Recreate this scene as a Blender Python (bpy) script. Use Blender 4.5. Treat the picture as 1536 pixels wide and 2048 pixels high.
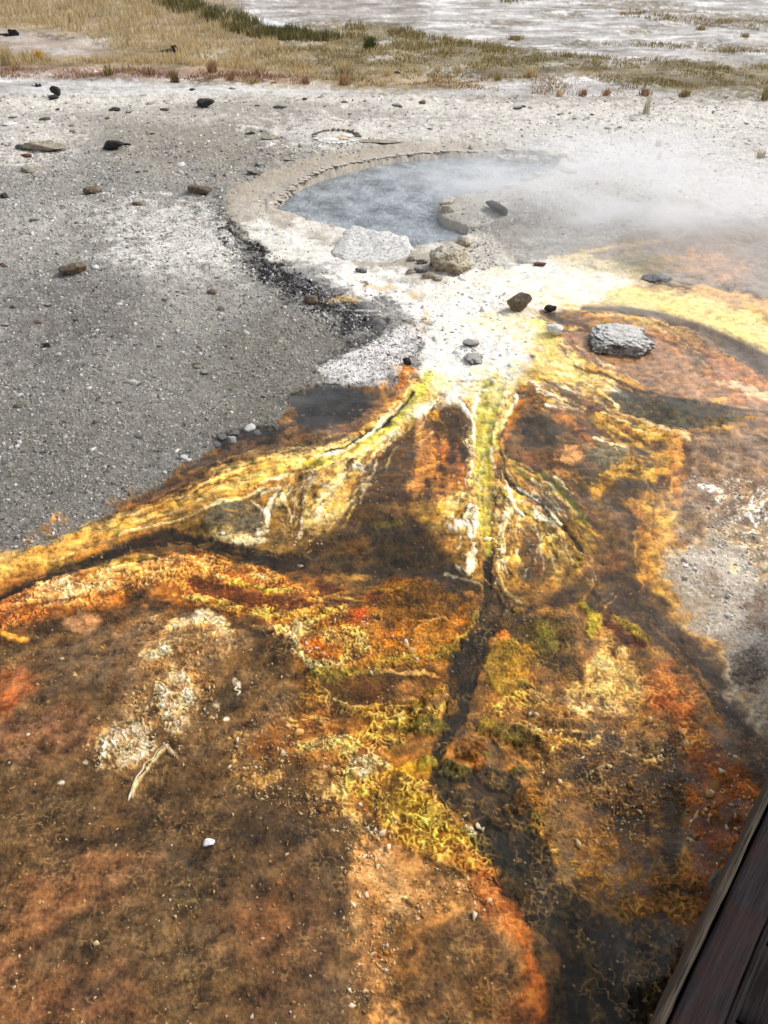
import bpy, math, random
import numpy as np
QUAL = 1.0
for o in list(bpy.data.objects): bpy.data.objects.remove(o)
scene = bpy.context.scene
# ------------------------------------------------------------------ camera, world, sun, exposure
cam = bpy.data.objects.new('camera', bpy.data.cameras.new('camera')); scene.collection.objects.link(cam); scene.camera = cam
cam.location = (0, 0, 2.1); cam.rotation_euler = (math.radians(90-39), 0, 0)
cam.data.sensor_fit = 'VERTICAL'; cam.data.sensor_height = 36; cam.data.sensor_width = 27; cam.data.lens = 26
cam.data.clip_start = .02; cam.data.clip_end = 3000
SUN_EL, SUN_AZ = math.radians(44), math.radians(64)
world = bpy.data.worlds.new('World'); scene.world = world; world.use_nodes = True
wn = world.node_tree; wn.nodes.clear()
w_out = wn.nodes.new('ShaderNodeOutputWorld'); w_bg = wn.nodes.new('ShaderNodeBackground')
w_sky = wn.nodes.new('ShaderNodeTexSky'); w_sky.sky_type = 'NISHITA'; w_sky.sun_disc = False
w_sky.sun_elevation = SUN_EL; w_sky.sun_rotation = SUN_AZ; w_sky.air_density = 1; w_sky.dust_density = 3
w_hsv = wn.nodes.new('ShaderNodeHueSaturation'); w_hsv.inputs['Saturation'].default_value = .28     # thin cloud cover
w_tc = wn.nodes.new('ShaderNodeTexCoord'); w_map = wn.nodes.new('ShaderNodeMapping'); w_map.inputs['Scale'].default_value = (1, 1, 2.2)
w_no = wn.nodes.new('ShaderNodeTexNoise'); w_no.inputs['Scale'].default_value = 3.2; w_no.inputs['Detail'].default_value = 7
w_rp = wn.nodes.new('ShaderNodeValToRGB'); w_rp.color_ramp.elements[0].position = .32; w_rp.color_ramp.elements[1].position = .68
w_rp.color_ramp.elements[0].color = (.86, .88, .92, 1); w_rp.color_ramp.elements[1].color = (1.1, 1.09, 1.06, 1)
w_mul = wn.nodes.new('ShaderNodeMixRGB'); w_mul.blend_type = 'MULTIPLY'; w_mul.inputs[0].default_value = 1
L = wn.links.new
L(w_tc.outputs['Generated'], w_map.inputs[0]); L(w_map.outputs[0], w_no.inputs['Vector']); L(w_no.outputs['Fac'], w_rp.inputs[0])
L(w_sky.outputs[0], w_hsv.inputs['Color']); L(w_hsv.outputs[0], w_mul.inputs[1]); L(w_rp.outputs[0], w_mul.inputs[2])
L(w_mul.outputs[0], w_bg.inputs['Color']); L(w_bg.outputs[0], w_out.inputs['Surface'])
w_bg.inputs['Strength'].default_value = .13
sun = bpy.data.objects.new('sun', bpy.data.lights.new('sun', 'SUN')); scene.collection.objects.link(sun)
sun.data.energy = 1.5; sun.data.angle = math.radians(10); sun.data.color = (1, .95, .88)
sun.rotation_euler = (math.pi/2-SUN_EL, 0, math.pi-SUN_AZ)
scene.view_settings.view_transform = 'Standard'; scene.view_settings.look = 'None'; scene.view_settings.gamma = 1
scene.view_settings.use_curve_mapping = False; scene.view_settings.exposure = .6
scene.cycles.volume_bounces = 2; scene.cycles.volume_step_rate = 2.0; scene.cycles.volume_max_steps = 48
scene.cycles.transparent_max_bounces = 8; scene.cycles.caustics_reflective = False; scene.cycles.caustics_refractive = False
# ------------------------------------------------------------------ maths
H_EYE = 2.1
PITCH = math.radians(39.0)
FPX = 26.0/36.0*2048.0
SP, CP = math.sin(PITCH), math.cos(PITCH)

def at(px, py, z=0.0):
    """point of the world at height z seen at photo position px, py"""
    v = (1024.0-py)/FPX
    t = (H_EYE-z)/(SP-v*CP)
    return np.array([(px-768.0)/FPX*t, t*(CP+v*SP), z])

def pxsize(px, py, z=0.0):
    v = (1024.0-py)/FPX
    return (H_EYE-z)/(SP-v*CP)/FPX

_r = np.random.RandomState(7)
_PERM = np.concatenate([_r.permutation(256)]*3).astype(np.int32)
_ang = _r.rand(256)*2*np.pi
_GX = np.cos(_ang).astype(np.float32); _GY = np.sin(_ang).astype(np.float32)
_RA = _r.rand(256).astype(np.float32); _RB = _r.rand(256).astype(np.float32)

def perlin(x, y, seed=0):
    x = x + seed*17.31; y = y - seed*9.77
    xi = np.floor(x).astype(np.int32); yi = np.floor(y).astype(np.int32)
    xf = (x-xi).astype(np.float32); yf = (y-yi).astype(np.float32)
    xi &= 255; yi &= 255
    u = xf*xf*xf*(xf*(xf*6-15)+10); v = yf*yf*yf*(yf*(yf*6-15)+10)
    a = _PERM[xi]; b = _PERM[xi+1]
    h00 = _PERM[a+yi]; h01 = _PERM[a+yi+1]; h10 = _PERM[b+yi]; h11 = _PERM[b+yi+1]
    n00 = _GX[h00]*xf+_GY[h00]*yf; n10 = _GX[h10]*(xf-1)+_GY[h10]*yf
    n01 = _GX[h01]*xf+_GY[h01]*(yf-1); n11 = _GX[h11]*(xf-1)+_GY[h11]*(yf-1)
    n0 = n00+u*(n10-n00); n1 = n01+u*(n11-n01)
    return (n0+v*(n1-n0))*1.5

def fbm(x, y, o=4, seed=0, g=0.5):
    s = 0; a = 1.0; t = 0
    for i in range(o):
        s = s + a*perlin(x, y, seed+i*3.7); t += a; a *= g; x = x*2.03; y = y*2.03
    return s/t*1.4

def noise3d(p, seed=0):
    p = p+np.array([seed*7.1, seed*3.3, -seed*5.7]); i = np.floor(p).astype(int); f = p-i; f = f*f*(3-2*f); o = 0
    for a in (0, 1):
        for b in (0, 1):
            for c in (0, 1):
                h = _RA[_PERM[_PERM[_PERM[(i[:, 0]+a) & 255]+((i[:, 1]+b) & 255)]+((i[:, 2]+c) & 255)]]
                o = o+h*(f[:, 0] if a else 1-f[:, 0])*(f[:, 1] if b else 1-f[:, 1])*(f[:, 2] if c else 1-f[:, 2])
    return (o-.5)*2
def fbm3(p, o=3, seed=0):
    s = 0; a = 1.
    for k in range(o): s = s+a*noise3d(p, seed+k*2.3); a *= .5; p = p*2.03
    return s/1.5

def cells(x, y, seed=0):
    """Worley: (F1, F2, random value of the cell)"""
    x = x + seed*13.7; y = y + seed*5.3
    xi = np.floor(x).astype(np.int32); yi = np.floor(y).astype(np.int32)
    f1 = np.full(x.shape, 9., np.float32); f2 = f1.copy(); idv = np.zeros(x.shape, np.float32)
    for dx in (-1, 0, 1):
        for dy in (-1, 0, 1):
            h = _PERM[_PERM[(xi+dx) & 255]+((yi+dy) & 255)]
            d = np.hypot(xi+dx+_RA[h]-x, yi+dy+_RB[h]-y).astype(np.float32)
            m = d < f1
            f2 = np.where(m, f1, np.minimum(f2, d)); f1 = np.where(m, d, f1); idv = np.where(m, _RA[(h*7+3) & 255], idv)
    return f1, f2, idv

def sstep(a, b, x):
    t = np.clip((x-a)/(b-a), 0, 1); return t*t*(3-2*t)

def lin(c):
    c = np.asarray(c, float)/255.0
    return np.where(c <= 0.04045, c/12.92, ((c+0.055)/1.055)**2.4)
# ------------------------------------------------------------------ ground: one sheet, finer near the boardwalk
def axis(lo, a, b, hi, step, side):
    mid = np.arange(a, b+0.1, step)
    l = a-np.cumsum(np.geomspace(step, side, 60)); l = l[l > lo][::-1]
    r = b+np.cumsum(np.geomspace(step, side, 60)); r = r[r < hi]
    return np.concatenate([l, mid, r])
def make_axes(q=1.0):
    cols = axis(-520, -60, 1600, 2060, 2.0*q, 24.0)
    top = np.arange(-46, 0, 6.0); up = np.arange(0, 430, 2.2*q); low = np.arange(up[-1]+2*q, 2060, 2.0*q)
    bot = 2060+np.cumsum(np.geomspace(4, 60, 14))
    return cols, np.concatenate([top, up, low, bot])
COLS, ROWS = make_axes(QUAL)
PX0, PY0 = np.meshgrid(COLS, ROWS)
PX0 = PX0.astype(np.float64); PY0 = PY0.astype(np.float64)
_t = H_EYE/(SP-(1024.0-PY0)/FPX*CP)
X = (PX0-768.0)/FPX*_t; Y = _t*(CP+(1024.0-PY0)/FPX*SP)
T = _t
SH = X.shape
# reusable noise fields, in metres
N1 = (fbm(X/0.9, Y/0.9, 4, 1), fbm(X/0.9, Y/0.9, 4, 2))
N2 = (fbm(X/0.16, Y/0.16, 5, 3, .6), fbm(X/0.16, Y/0.16, 5, 4, .6))
N3 = (fbm(X/0.035, Y/0.035, 4, 5, .6), fbm(X/0.035, Y/0.035, 3, 6))
N1, N2, N3 = [tuple((a/(a.std()+1e-6)*.5) for a in n) for n in (N1, N2, N3)]
PXC, PYC = PX0, PY0

def _slice(x0, x1, y0, y1):
    r0, r1 = np.searchsorted(ROWS, (y0, y1)); c0, c1 = np.searchsorted(COLS, (x0, x1))
    return slice(max(0, r0-1), r1+1), slice(max(0, c0-1), c1+1)

def d_line(pts, X_, Y_, closed=False):
    best = np.full(X_.shape, 1e9); rad = np.zeros(X_.shape); al = np.zeros(X_.shape); acc = 0.
    n = len(pts)
    for i in range(n if closed else n-1):
        p, q = pts[i], pts[(i+1) % n]
        vx, vy = q[0]-p[0], q[1]-p[1]; L2 = vx*vx+vy*vy+1e-9
        t = np.clip(((X_-p[0])*vx+(Y_-p[1])*vy)/L2, 0, 1)
        d = np.hypot(X_-p[0]-t*vx, Y_-p[1]-t*vy)
        if len(p) > 2:
            r = p[2]+t*(q[2]-p[2]); m = (d-r) < (best-rad)
            rad = np.where(m, r, rad)
        else: m = d < best
        al = np.where(m, acc+t*math.sqrt(L2), al); best = np.where(m, d, best); acc += math.sqrt(L2)
    return best, rad, al

def inside(pts, X_, Y_):
    c = np.zeros(X_.shape, bool); n = len(pts)
    for i in range(n):
        x1, y1 = pts[i]; x2, y2 = pts[(i+1) % n]
        if y1 == y2: continue
        k = (y1 > Y_) != (y2 > Y_)
        c ^= k & (X_ < (x2-x1)*(Y_-y1)/(y2-y1)+x1)
    return c

def smooth_pts(pts, closed=False, n=5):
    P = np.array(pts, float); m = len(P); out = []
    for i in range(m if closed else m-1):
        g = lambda k: P[k % m] if closed else P[min(max(k, 0), m-1)]
        a, b, c, d = g(i-1), g(i), g(i+1), g(i+2)
        for t in np.arange(n)/n:
            out.append(0.5*((2*b)+(-a+c)*t+(2*a-5*b+4*c-d)*t*t+(-a+3*b-3*c+d)*t**3))
    if not closed: out.append(P[-1])
    out = np.array(out)
    if out.shape[1] > 2: out[:, 2] = np.maximum(out[:, 2], .5)
    return [tuple(p) for p in out]

def sd_shape(kind, pts, PX_, PY_):
    """signed distance in photo pixels, positive inside"""
    if kind == 'p':
        q = smooth_pts(pts, True, 3)
        d, _, al = d_line(q, PX_, PY_, True)
        return np.where(inside(q, PX_, PY_), d, -d), al
    if kind == 's':
        q = smooth_pts(pts, False, 4)
        d, r, al = d_line(q, PX_, PY_)
        return r-d, al
    cx, cy, rx, ry = pts[:4]; a = math.radians(pts[4]) if len(pts) > 4 else 0
    u = (PX_-cx)*math.cos(a)+(PY_-cy)*math.sin(a); v = -(PX_-cx)*math.sin(a)+(PY_-cy)*math.cos(a)
    return (1-np.hypot(u/rx, v/ry))*min(rx, ry), u

def mask(kind, pts, soft=4, rag=6, warp=4, brk=0, streak=0, nz=None):
    if kind == 'e':
        R = max(pts[2:4]); bb = (pts[0]-R, pts[0]+R, pts[1]-R, pts[1]+R)
    else:
        w = max([p[2] for p in pts]) if kind == 's' else 0
        bb = (min(p[0] for p in pts)-w, max(p[0] for p in pts)+w, min(p[1] for p in pts)-w, max(p[1] for p in pts)+w)
    m = soft+rag*1.6+warp*1.5+10
    s = _slice(bb[0]-m, bb[1]+m, bb[2]-m-8, bb[3]+m+8)
    asp = np.clip((2.1/T[s])*1.1, .3, 1)      # ground foreshortening
    px = PXC[s]+warp*1.6*N1[0][s]+warp*N2[0][s]; py = PYC[s]+asp*(warp*1.6*N1[1][s]+warp*N2[1][s])
    sd, al = sd_shape(kind, pts, px, py)
    if rag:
        rg = rag+.35*max(0, soft-8)
        sd = sd+rg*0.9*N2[0][s]+min(rg, 7)*0.6*N3[0][s]*sstep(9, 3, T[s])+.3*max(0, soft-8)*N1[0][s]
    a = sstep(-soft/2-.5, soft/2+.5, sd)
    if soft > 8: a = a*(.72+.28*sstep(-.6, .5, N2[1][s]+.5*N3[1][s]+.6*(a-.5)))
    if streak:                                # threads that follow the flow
        st = fbm(al/90.+N2[1][s]*.3, sd/9., 3, 11)
        a = a*np.clip(0.65+streak*st*1.4, 0, 1)
    if brk:
        nn = (N3[0][s]*.6+N2[1][s]*.7) if nz is None else nz[s]
        a = a*sstep(-.25, .25, nn+(1-brk)*1.2-.55+0.5*a)
    return s, a

COL = np.zeros(SH+(3,)); HGT = np.zeros(SH); WET = np.zeros(SH)
WORM = np.zeros(SH); SCAL = np.zeros(SH); GRIT = np.zeros(SH)

def comp(sa, col=None, alpha=1.0, dh=0.0, wet=None, worm=None, scal=None, grit=None, tone=.0):
    s, a = sa
    if col is not None:
        c = lin(col)[None, None, :]
        if tone: c = c*(1+tone*(N2[1][s]+.6*N3[1][s]))[..., None]
        k = (a*alpha)[..., None]; COL[s] = COL[s]*(1-k)+np.clip(c, 0, 1)*k
    if dh: HGT[s] += (dh*.55 if dh > 0 else dh*.8)*sstep(0, 1, a)
    for arr, v in ((WET, wet), (WORM, worm), (SCAL, scal), (GRIT, grit)):
        if v is not None: arr[s] = arr[s]*(1-a)+v*a
P = lambda pts, col=None, alpha=1, soft=4, rag=6, warp=4, brk=0, streak=0, **k: comp(mask('p', pts, soft, rag, warp, brk, streak), col, alpha, **k)
S = lambda pts, col=None, alpha=1, soft=4, rag=3, warp=3, brk=0, streak=0, **k: comp(mask('s', pts, soft, rag, warp, brk, streak), col, alpha, **k)
E = lambda x, y, rx, ry, col=None, alpha=1, rot=0, soft=8, rag=5, warp=4, brk=0, **k: comp(mask('e', (x, y, rx, ry, rot), soft, rag, warp, brk), col, alpha, **k)

def threads(spine, n, cols, w=(.8, 2.8), span=1.0, dh=0.0, alpha=.85, seed=0, frac=(.15, .6), bias=0.0):
    """thin wandering flow lines that run beside a spine of (x, y, half width)"""
    rs = np.random.RandomState(seed+100); q = np.array(smooth_pts(spine, False, 3)); n_ = len(q)
    tg = np.gradient(q[:, :2], axis=0); tg /= np.hypot(tg[:, 0], tg[:, 1])[:, None]+1e-9; nm = np.stack([-tg[:, 1], tg[:, 0]], 1)
    for i in range(n):
        L_ = rs.uniform(*frac)*rs.uniform(.4, 1); a = int(rs.uniform(0, 1-L_)*n_); b = min(n_, a+max(3, int(L_*n_)))
        o = np.clip(rs.uniform(-1, 1)+bias, -1, 1)*span; dr = rs.uniform(-.25, .25); k = np.linspace(0, 1, b-a)
        wob = .16*np.sin(k*rs.uniform(3, 9)+rs.rand()*6)+.10*np.sin(k*rs.uniform(12, 30)+rs.rand()*6)
        off = (o+dr*k+wob)*q[a:b, 2]; ww = rs.uniform(*w)*np.sin(np.pi*np.clip(k, .08, .92))**.6
        p = q[a:b, :2]+nm[a:b]*off[:, None]
        S([(p[j, 0], p[j, 1], ww[j]) for j in range(0, b-a, 2)], cols[rs.randint(len(cols))], alpha*rs.uniform(.55, 1), soft=2+2*rs.rand(), rag=1.8, warp=6, dh=dh*rs.uniform(.3, 1))

# ---- the large forms: pool basin, mound, gentle swells (heights first, so the colours can follow them)
WATER_Z = -0.05
STEAM = 2.7
POOL = [(546,420),(562,398),(585,378),(612,362),(650,348),(690,336),(740,324),(800,314),(860,308),(930,305),(1000,304),(1060,306),(1090,314),
        (1118,326),(1100,346),(1050,368),(985,388),(915,396),(884,404),(878,420),(886,438),(915,450),(936,458),(930,474),(905,484),(880,488),(850,490),(815,492),(775,476),(738,468),(690,457),(655,449),(600,434)]
def pool_sd(px, py):
    q = smooth_pts(POOL, True, 4); d, _, al = d_line(q, px, py, True)
    return np.where(inside(q, px, py), d, -d), al
sp_, ap_ = mask('p', POOL, 1, 0, 0)[0], None
sdp, alp = pool_sd(PX0[sp_], PY0[sp_])
lobe = 1.0+.9*N2[0][sp_]
front = sstep(425, 470, PY0[sp_])
sdr = sdp+np.where(front > .5, 1.5*N2[0][sp_], -lobe)
base = 0.02*N1[0]+0.003*N2[0]
HGT += base
s = sp_
pit = sstep(-1, 3.5, sdr)
HGT[s] = HGT[s]*(1-pit)+pit*(-0.16)
lip = np.exp(-((sdp+9)/9.0)**2)*(1-pit)
HGT[s] += lip*0.012
# mound beside the boiling end, pushing up behind the near bank of the pool
def bump(px, py, rx, ry, h, rot=0, pw=1.0):
    c = at(px, py); u = X-c[0]; v = Y-c[1]; a = math.radians(rot)
    uu = u*math.cos(a)+v*math.sin(a); vv = -u*math.sin(a)+v*math.cos(a)
    return h*np.exp(-((uu/rx)**2+(vv/ry)**2)**pw)
HGT += bump(1090, 408, .50, .38, .115)*(HGT > -.1)+bump(960, 425, .28, .3, .045)*(HGT > -.1)
HGT += bump(500, 430, .5, .45, .02)*(HGT > -.1)
HGT += bump(420, 900, 1.0, .5, .02)
BASEZ = .02*N1[0]+bump(420, 900, 1.0, .5, .02)
PZ = HGT.copy()
_d = H_EYE-PZ                                   # where each vertex is seen once the forms are in
_dep = Y*CP+_d*SP
PXC = 768+FPX*X/_dep; PYC = 1024-FPX*(Y*SP-_d*CP)/_dep

# ---- colours and textures, far to near (photo sRGB of the dry/wet surface, with some shade and sheen painted in)
F = lambda c: lin(c)[None, None, :]
def band(y0, y1): return sstep(y0, y1, PYC)
COL[:] = F((166,162,157))
_k = band(200, 420)[..., None]; COL[:] = COL*(1-_k)+F((141,140,138))*_k
_k = band(620, 900)[..., None]; COL[:] = COL*(1-_k)+F((124,122,118))*_k
GRIT[:] = .8
XY = (X, Y)
ST1 = fbm(X/1.6, Y/.45, 5, 21, .6); ST2 = fbm(X/.25, Y/.10, 4, 22, .6)
# far flats: streaks of white crust and grey-brown silt
_k = (sstep(-.25, .45, ST1+.3*ST2)*(1-band(150, 260)))[..., None]*.75; COL[:] = COL*(1-_k)+F((222,219,217))*_k
_k = (sstep(.1, .55, -ST1+.2*ST2)*(1-band(110, 170)))[..., None]*.6; COL[:] = COL*(1-_k)+F((146,138,128))*_k
P([(-700,-60),(330,-60),(480,20),(560,60),(700,75),(830,120),(900,150),(1000,165),(820,185),(560,185),(300,155),(0,150),(-700,170)], (150,128,92), .9, soft=14, rag=12)
P([(340,-60),(720,-60),(860,30),(780,70),(700,75),(640,60),(480,20)], (150,143,134), .7, soft=40, rag=26, warp=14, brk=.15)
S([(320,-10,10),(400,18,10),(470,38,9),(540,50,8),(600,58,7),(690,68,6)], (216,217,221), .95, rag=2, wet=.7)
P([(-100,66),(60,62),(180,75),(250,100),(150,112),(0,108),(-100,112)], (168,154,142), .95, rag=6)
P([(560,60),(760,45),(860,70),(1000,85),(1100,105),(1250,120),(1400,120),(1700,150),(1700,205),(1400,192),(1200,155),(1000,160),(880,140),(700,140)], (118,104,70), .9, soft=10, rag=9)
S([(-200,130,14),(150,146,12),(400,150,12),(600,155,8)], (142,114,100), .8, soft=10, rag=8, brk=.3)
for e in ((1450,40,120,12),(1280,62,40,6),(1030,78,30,5),(1340,20,60,6),(1130,30,40,5),(1480,95,70,7),(1400,90,40,5),(1250,10,90,7),(1000,48,50,5)):
    E(*e, (128,118,98), .8, soft=6, rag=7, brk=.3)
_g = fbm(X/1.3, Y/1.1, 5, 23, .65); _g /= _g.std(); _k = sstep(230, 180, PYC)
COL *= 1+(_k*.17*_g)[..., None]*np.array([1, 1.02, 1.1])
for _i in range(40):                        # bare pale gaps and dark tussock bases in the meadow
    E(_r.uniform(0, 1536), _r.uniform(70, 185), _r.uniform(14, 50), _r.uniform(3, 7), ((186,178,166), (92,78,52), (196,190,182))[_i % 3], .7, soft=5, rag=6)
# near gravel flat
S([(-100,215,22),(300,195,18),(600,190,14),(900,215,16),(1250,225,20),(1650,240,25)], (214,212,208), .8, soft=16, rag=12, brk=.25)
P([(250,225),(480,215),(640,235),(560,330),(350,340),(200,300)], (142,136,128), .8, soft=40, rag=20)
P([(480,250),(700,235),(1100,225),(1650,220),(1650,430),(1400,420),(1220,360),(1160,310),(1000,296),(800,296),(600,290)], (212,210,208), .85, soft=40, rag=20)
E(45,280,110,50,(206,203,200),.8,soft=24,rag=22,brk=.35)
E(380,235,120,14,(206,203,200),.5,soft=14,rag=12,brk=.3)
E(390,480,150,75,(222,221,220),.85,soft=60,rag=30,brk=.3)
E(300,440,200,40,(205,203,201),.6,soft=30,rag=26,brk=.3)
E(60,450,120,60,(172,170,167),.6,soft=40,rag=26,brk=.3)
E(180,625,190,60,(108,105,103),.8,soft=50,rag=24)
E(60,700,90,50,(112,109,107),.6,soft=40,rag=24)
E(400,600,120,50,(176,174,170),.6,soft=50,rag=20)
E(560,720,150,100,(112,109,100),.65,soft=60,rag=20)
E(560,830,120,40,(110,106,96),.6,soft=30,rag=12)
# black crusted foot of the rim and its wet seep
S([(420,388,8),(450,425,12),(480,465,20),(520,510,30),(575,555,30),(640,590,28),(700,620,26),(750,650,20)], (34,32,36), .98, soft=22, rag=16, brk=.2, wet=.3, grit=.35)
S([(455,455,4),(500,492,5),(560,530,6),(610,560,6)], (26,24,28), .95, rag=5)
# pool surround
P([(438,398),(470,372),(530,345),(600,318),(680,304),(760,290),(860,283),(960,288),(1020,296),(1110,306),(1180,330),(1160,350),(1000,400),(940,470),(900,560),(760,560),(700,560),(640,545),(560,524),(500,486),(465,445)], (182,174,164), .88, soft=14, rag=10, warp=6, grit=.06, dh=.016)
S([(452,400,12),(520,362,14),(600,334,10),(680,314,9),(780,298,6)], (168,157,143), .7, soft=14, rag=6)
S([(520,470,22),(600,500,30),(680,530,26)], (232,231,229), .97, soft=26, rag=10, scal=.5)
S([(600,455,14),(660,470,12)], (218,216,213), .8, soft=12, rag=6)
S([(600,540,14),(690,560,22),(750,590,20),(800,620,16)], (150,149,154), .85, soft=20, rag=12, brk=.25)
# mound, greyed by spray
P([(935,470),(900,400),(985,380),(1060,360),(1150,332),(1230,345),(1330,380),(1400,430),(1300,470),(1180,500),(1080,525),(990,520)], (188,186,183), .95, soft=26, rag=12, scal=.35)
S([(590,446,9),(655,463,9),(700,470,8),(760,484,7),(830,500,7),(880,497,6)], (222,220,216), .9, soft=10, rag=5)
E(1130,450,150,50,(150,147,145),.75,soft=40,rag=20,brk=.25)
E(1010,470,60,35,(150,145,138),.7,soft=26,rag=10)
E(1150,375,90,26,(196,195,194),.7,soft=26,rag=12)
P([(930,470),(975,470),(1040,530),(1020,560),(960,560),(935,520)], (214,210,203), .9, soft=10, rag=6)
# white apron
P([(640,548),(720,535),(800,540),(860,555),(940,545),(1020,530),(1100,520),(1200,535),(1290,560),(1300,590),(1180,612),(1070,640),(1065,700),(1080,730),(1050,760),(1010,796),(960,806),(900,796),(850,780),(830,740),(850,690),(862,650),(800,625),(740,600),(690,580)], (244,242,239), 1, soft=10, rag=8, grit=.03, scal=.15, wet=.2)
for e in ((760,580,30,9),(840,600,26,8),(900,580,35,10),(800,560,40,8),(930,620,22,7),(905,660,14,5),(880,690,12,5),(920,590,26,8),(870,560,40,10)):
    E(*e, (186,181,172), .75, soft=8, rag=7, brk=.35, dh=-.004)
for e in ((760,572,22,5),(700,600,18,5),(830,590,15,4),(950,565,25,5),(1000,545,25,8),(850,640,10,14)):
    E(*e, (226,190,112), .8, soft=7, rag=6, brk=.3)
P([(640,735),(680,705),(760,672),(840,640),(862,660),(830,700),(800,745),(740,772),(665,778),(640,762)], (222,220,223), .95, soft=18, rag=12, brk=.3, dh=.006)
S([(640,725,5),(700,692,9),(750,670,8),(775,640,6)], (84,84,92), .9, rag=5, wet=.8, dh=-.01)
E(770,600,40,10,(70,68,74),.8,rot=30,soft=8,rag=10,brk=.4)
E(740,650,30,12,(80,78,84),.8,rot=-20,soft=8,rag=10,brk=.4)

# ---- broad brown flats under the runoff
BR = [(-700,1300),(-100,1180),(60,1115),(180,1050),(300,980),(430,885),(480,860),(560,850),(600,780),(640,770),(760,775),(820,790),(850,812),(900,818),(960,822),(1010,812),(1060,776),(1090,740),(1075,700),(1072,650),(1190,600),(1300,560),(1420,520),(2100,560),(2100,3000),(-700,3000)]
P(BR, (106,80,50), 1, soft=6, rag=7, warp=4, wet=.75, grit=.0, dh=-.006, tone=.25)
# wet margin of the gravel
P([(600,780),(640,768),(700,776),(745,790),(765,815),(700,862),(640,884),(560,906),(480,906),(425,888),(480,857),(560,850),(600,828),(580,800)], (58,53,53), 1, soft=5, rag=6, wet=1, dh=-.008)
S([(600,895,26),(500,915,26),(400,950,22),(300,1000,20),(200,1050,14),(100,1095,10)], (92,76,68), .95, soft=8, rag=6, wet=.9)
E(690,830,36,12,(120,75,50),.6,rot=-20,rag=7); S([(700,850,7),(620,880,6)], (110,72,52), .6, rag=5)

P([(1090,640),(1300,610),(1700,640),(1700,900),(1400,870),(1290,850),(1180,790),(1100,720)], (150,114,82), .9, soft=30, rag=12, tone=.2)
# amber haloes: the bright arms grade outwards through gold and orange into the brown
S([(840,790,60),(740,880,74),(600,950,80),(440,1000,66),(240,1070,50),(40,1140,40),(-200,1200,40)], (182,130,60), .8, soft=44, rag=14, wet=.8, tone=.3)
S([(985,800,70),(970,900,64),(970,980,90),(980,1080,150),(990,1160,130)], (160,112,48), .85, soft=60, rag=16, wet=.8, tone=.3)
S([(1080,760,40),(1180,820,44),(1290,880,60),(1330,960,60),(1320,1080,70),(1350,1200,44)], (158,114,56), .8, soft=50, rag=16, tone=.3)
P([(560,1180),(760,1150),(960,1220),(900,1400),(980,1600),(980,1760),(760,1700),(560,1560),(380,1560),(420,1440),(560,1350)], (158,106,42), .85, soft=80, rag=24, tone=.35)
P([(960,1250),(1200,1220),(1420,1380),(1480,1560),(1420,1760),(1180,1800),(1060,1640),(960,1450)], (152,104,46), .85, soft=60, rag=22, tone=.35)
P([(-200,1200),(200,1130),(560,1150),(660,1240),(400,1260),(100,1260),(-200,1330)], (178,112,48), .9, soft=50, rag=18, tone=.3)
# ---- upper right: shallow sheet, the sky's mauve sheen painted in, cream and yellow belts
P([(1130,505),(1250,472),(1350,456),(1536,440),(2100,430),(2100,660),(1536,592),(1400,577),(1290,557),(1200,542)], (158,148,144), 1, soft=14, rag=6, wet=.9, grit=0)
E(1290,530,75,24,(150,142,116),.9,soft=24,rag=8)
E(1410,530,110,32,(206,166,142),.75,soft=40,rag=8,rot=4)
E(1340,520,60,16,(214,178,138),.6,soft=20,rag=8)
S([(1120,524,5),(1160,508,5),(1210,496,4),(1290,485,4),(1370,471,4)], (214,190,150), .9, rag=3, dh=.006, streak=.4)
P([(1110,520),(1180,508),(1250,530),(1300,560),(1280,584),(1190,572)], (236,221,180), .9, soft=14, rag=8, streak=.3)
P([(1060,555),(1180,565),(1300,570),(1420,580),(1536,600),(1700,640),(1700,800),(1536,720),(1440,680),(1300,640),(1180,625),(1070,610)], (222,184,122), 1, soft=12, rag=8, wet=.6, tone=.15)
S([(1020,566,10),(1130,580,20),(1240,592,24),(1340,606,24),(1420,624,24),(1500,658,24),(1620,720,30)], (236,219,140), .95, soft=16, rag=6, streak=.3)
S([(1230,590,8),(1340,604,12),(1420,626,14),(1500,664,12)], (230,228,128), .8, soft=12, rag=5, streak=.4)
S([(1270,572,5),(1380,580,9),(1480,596,12),(1600,630,14)], (204,160,112), .75, soft=8, rag=5, streak=.5)
S([(1210,622,4),(1330,632,6),(1420,662,9),(1500,706,14),(1600,770,18)], (208,150,66), .85, soft=8, rag=5, streak=.5)
P([(920,640),(1000,618),(1090,640),(1170,655),(1120,690),(1180,725),(1250,760),(1190,775),(1090,750),(1050,700),(960,665)], (240,212,134), 1, soft=10, rag=8, wet=.5, tone=.1)
E(1000,655,40,9,(228,182,92),.7,rag=6); E(1080,700,40,14,(232,196,110),.8,rag=7)
E(985,720,70,60,(240,238,236),.85,rot=30,soft=16,rag=14,brk=.2,scal=.6)
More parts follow.
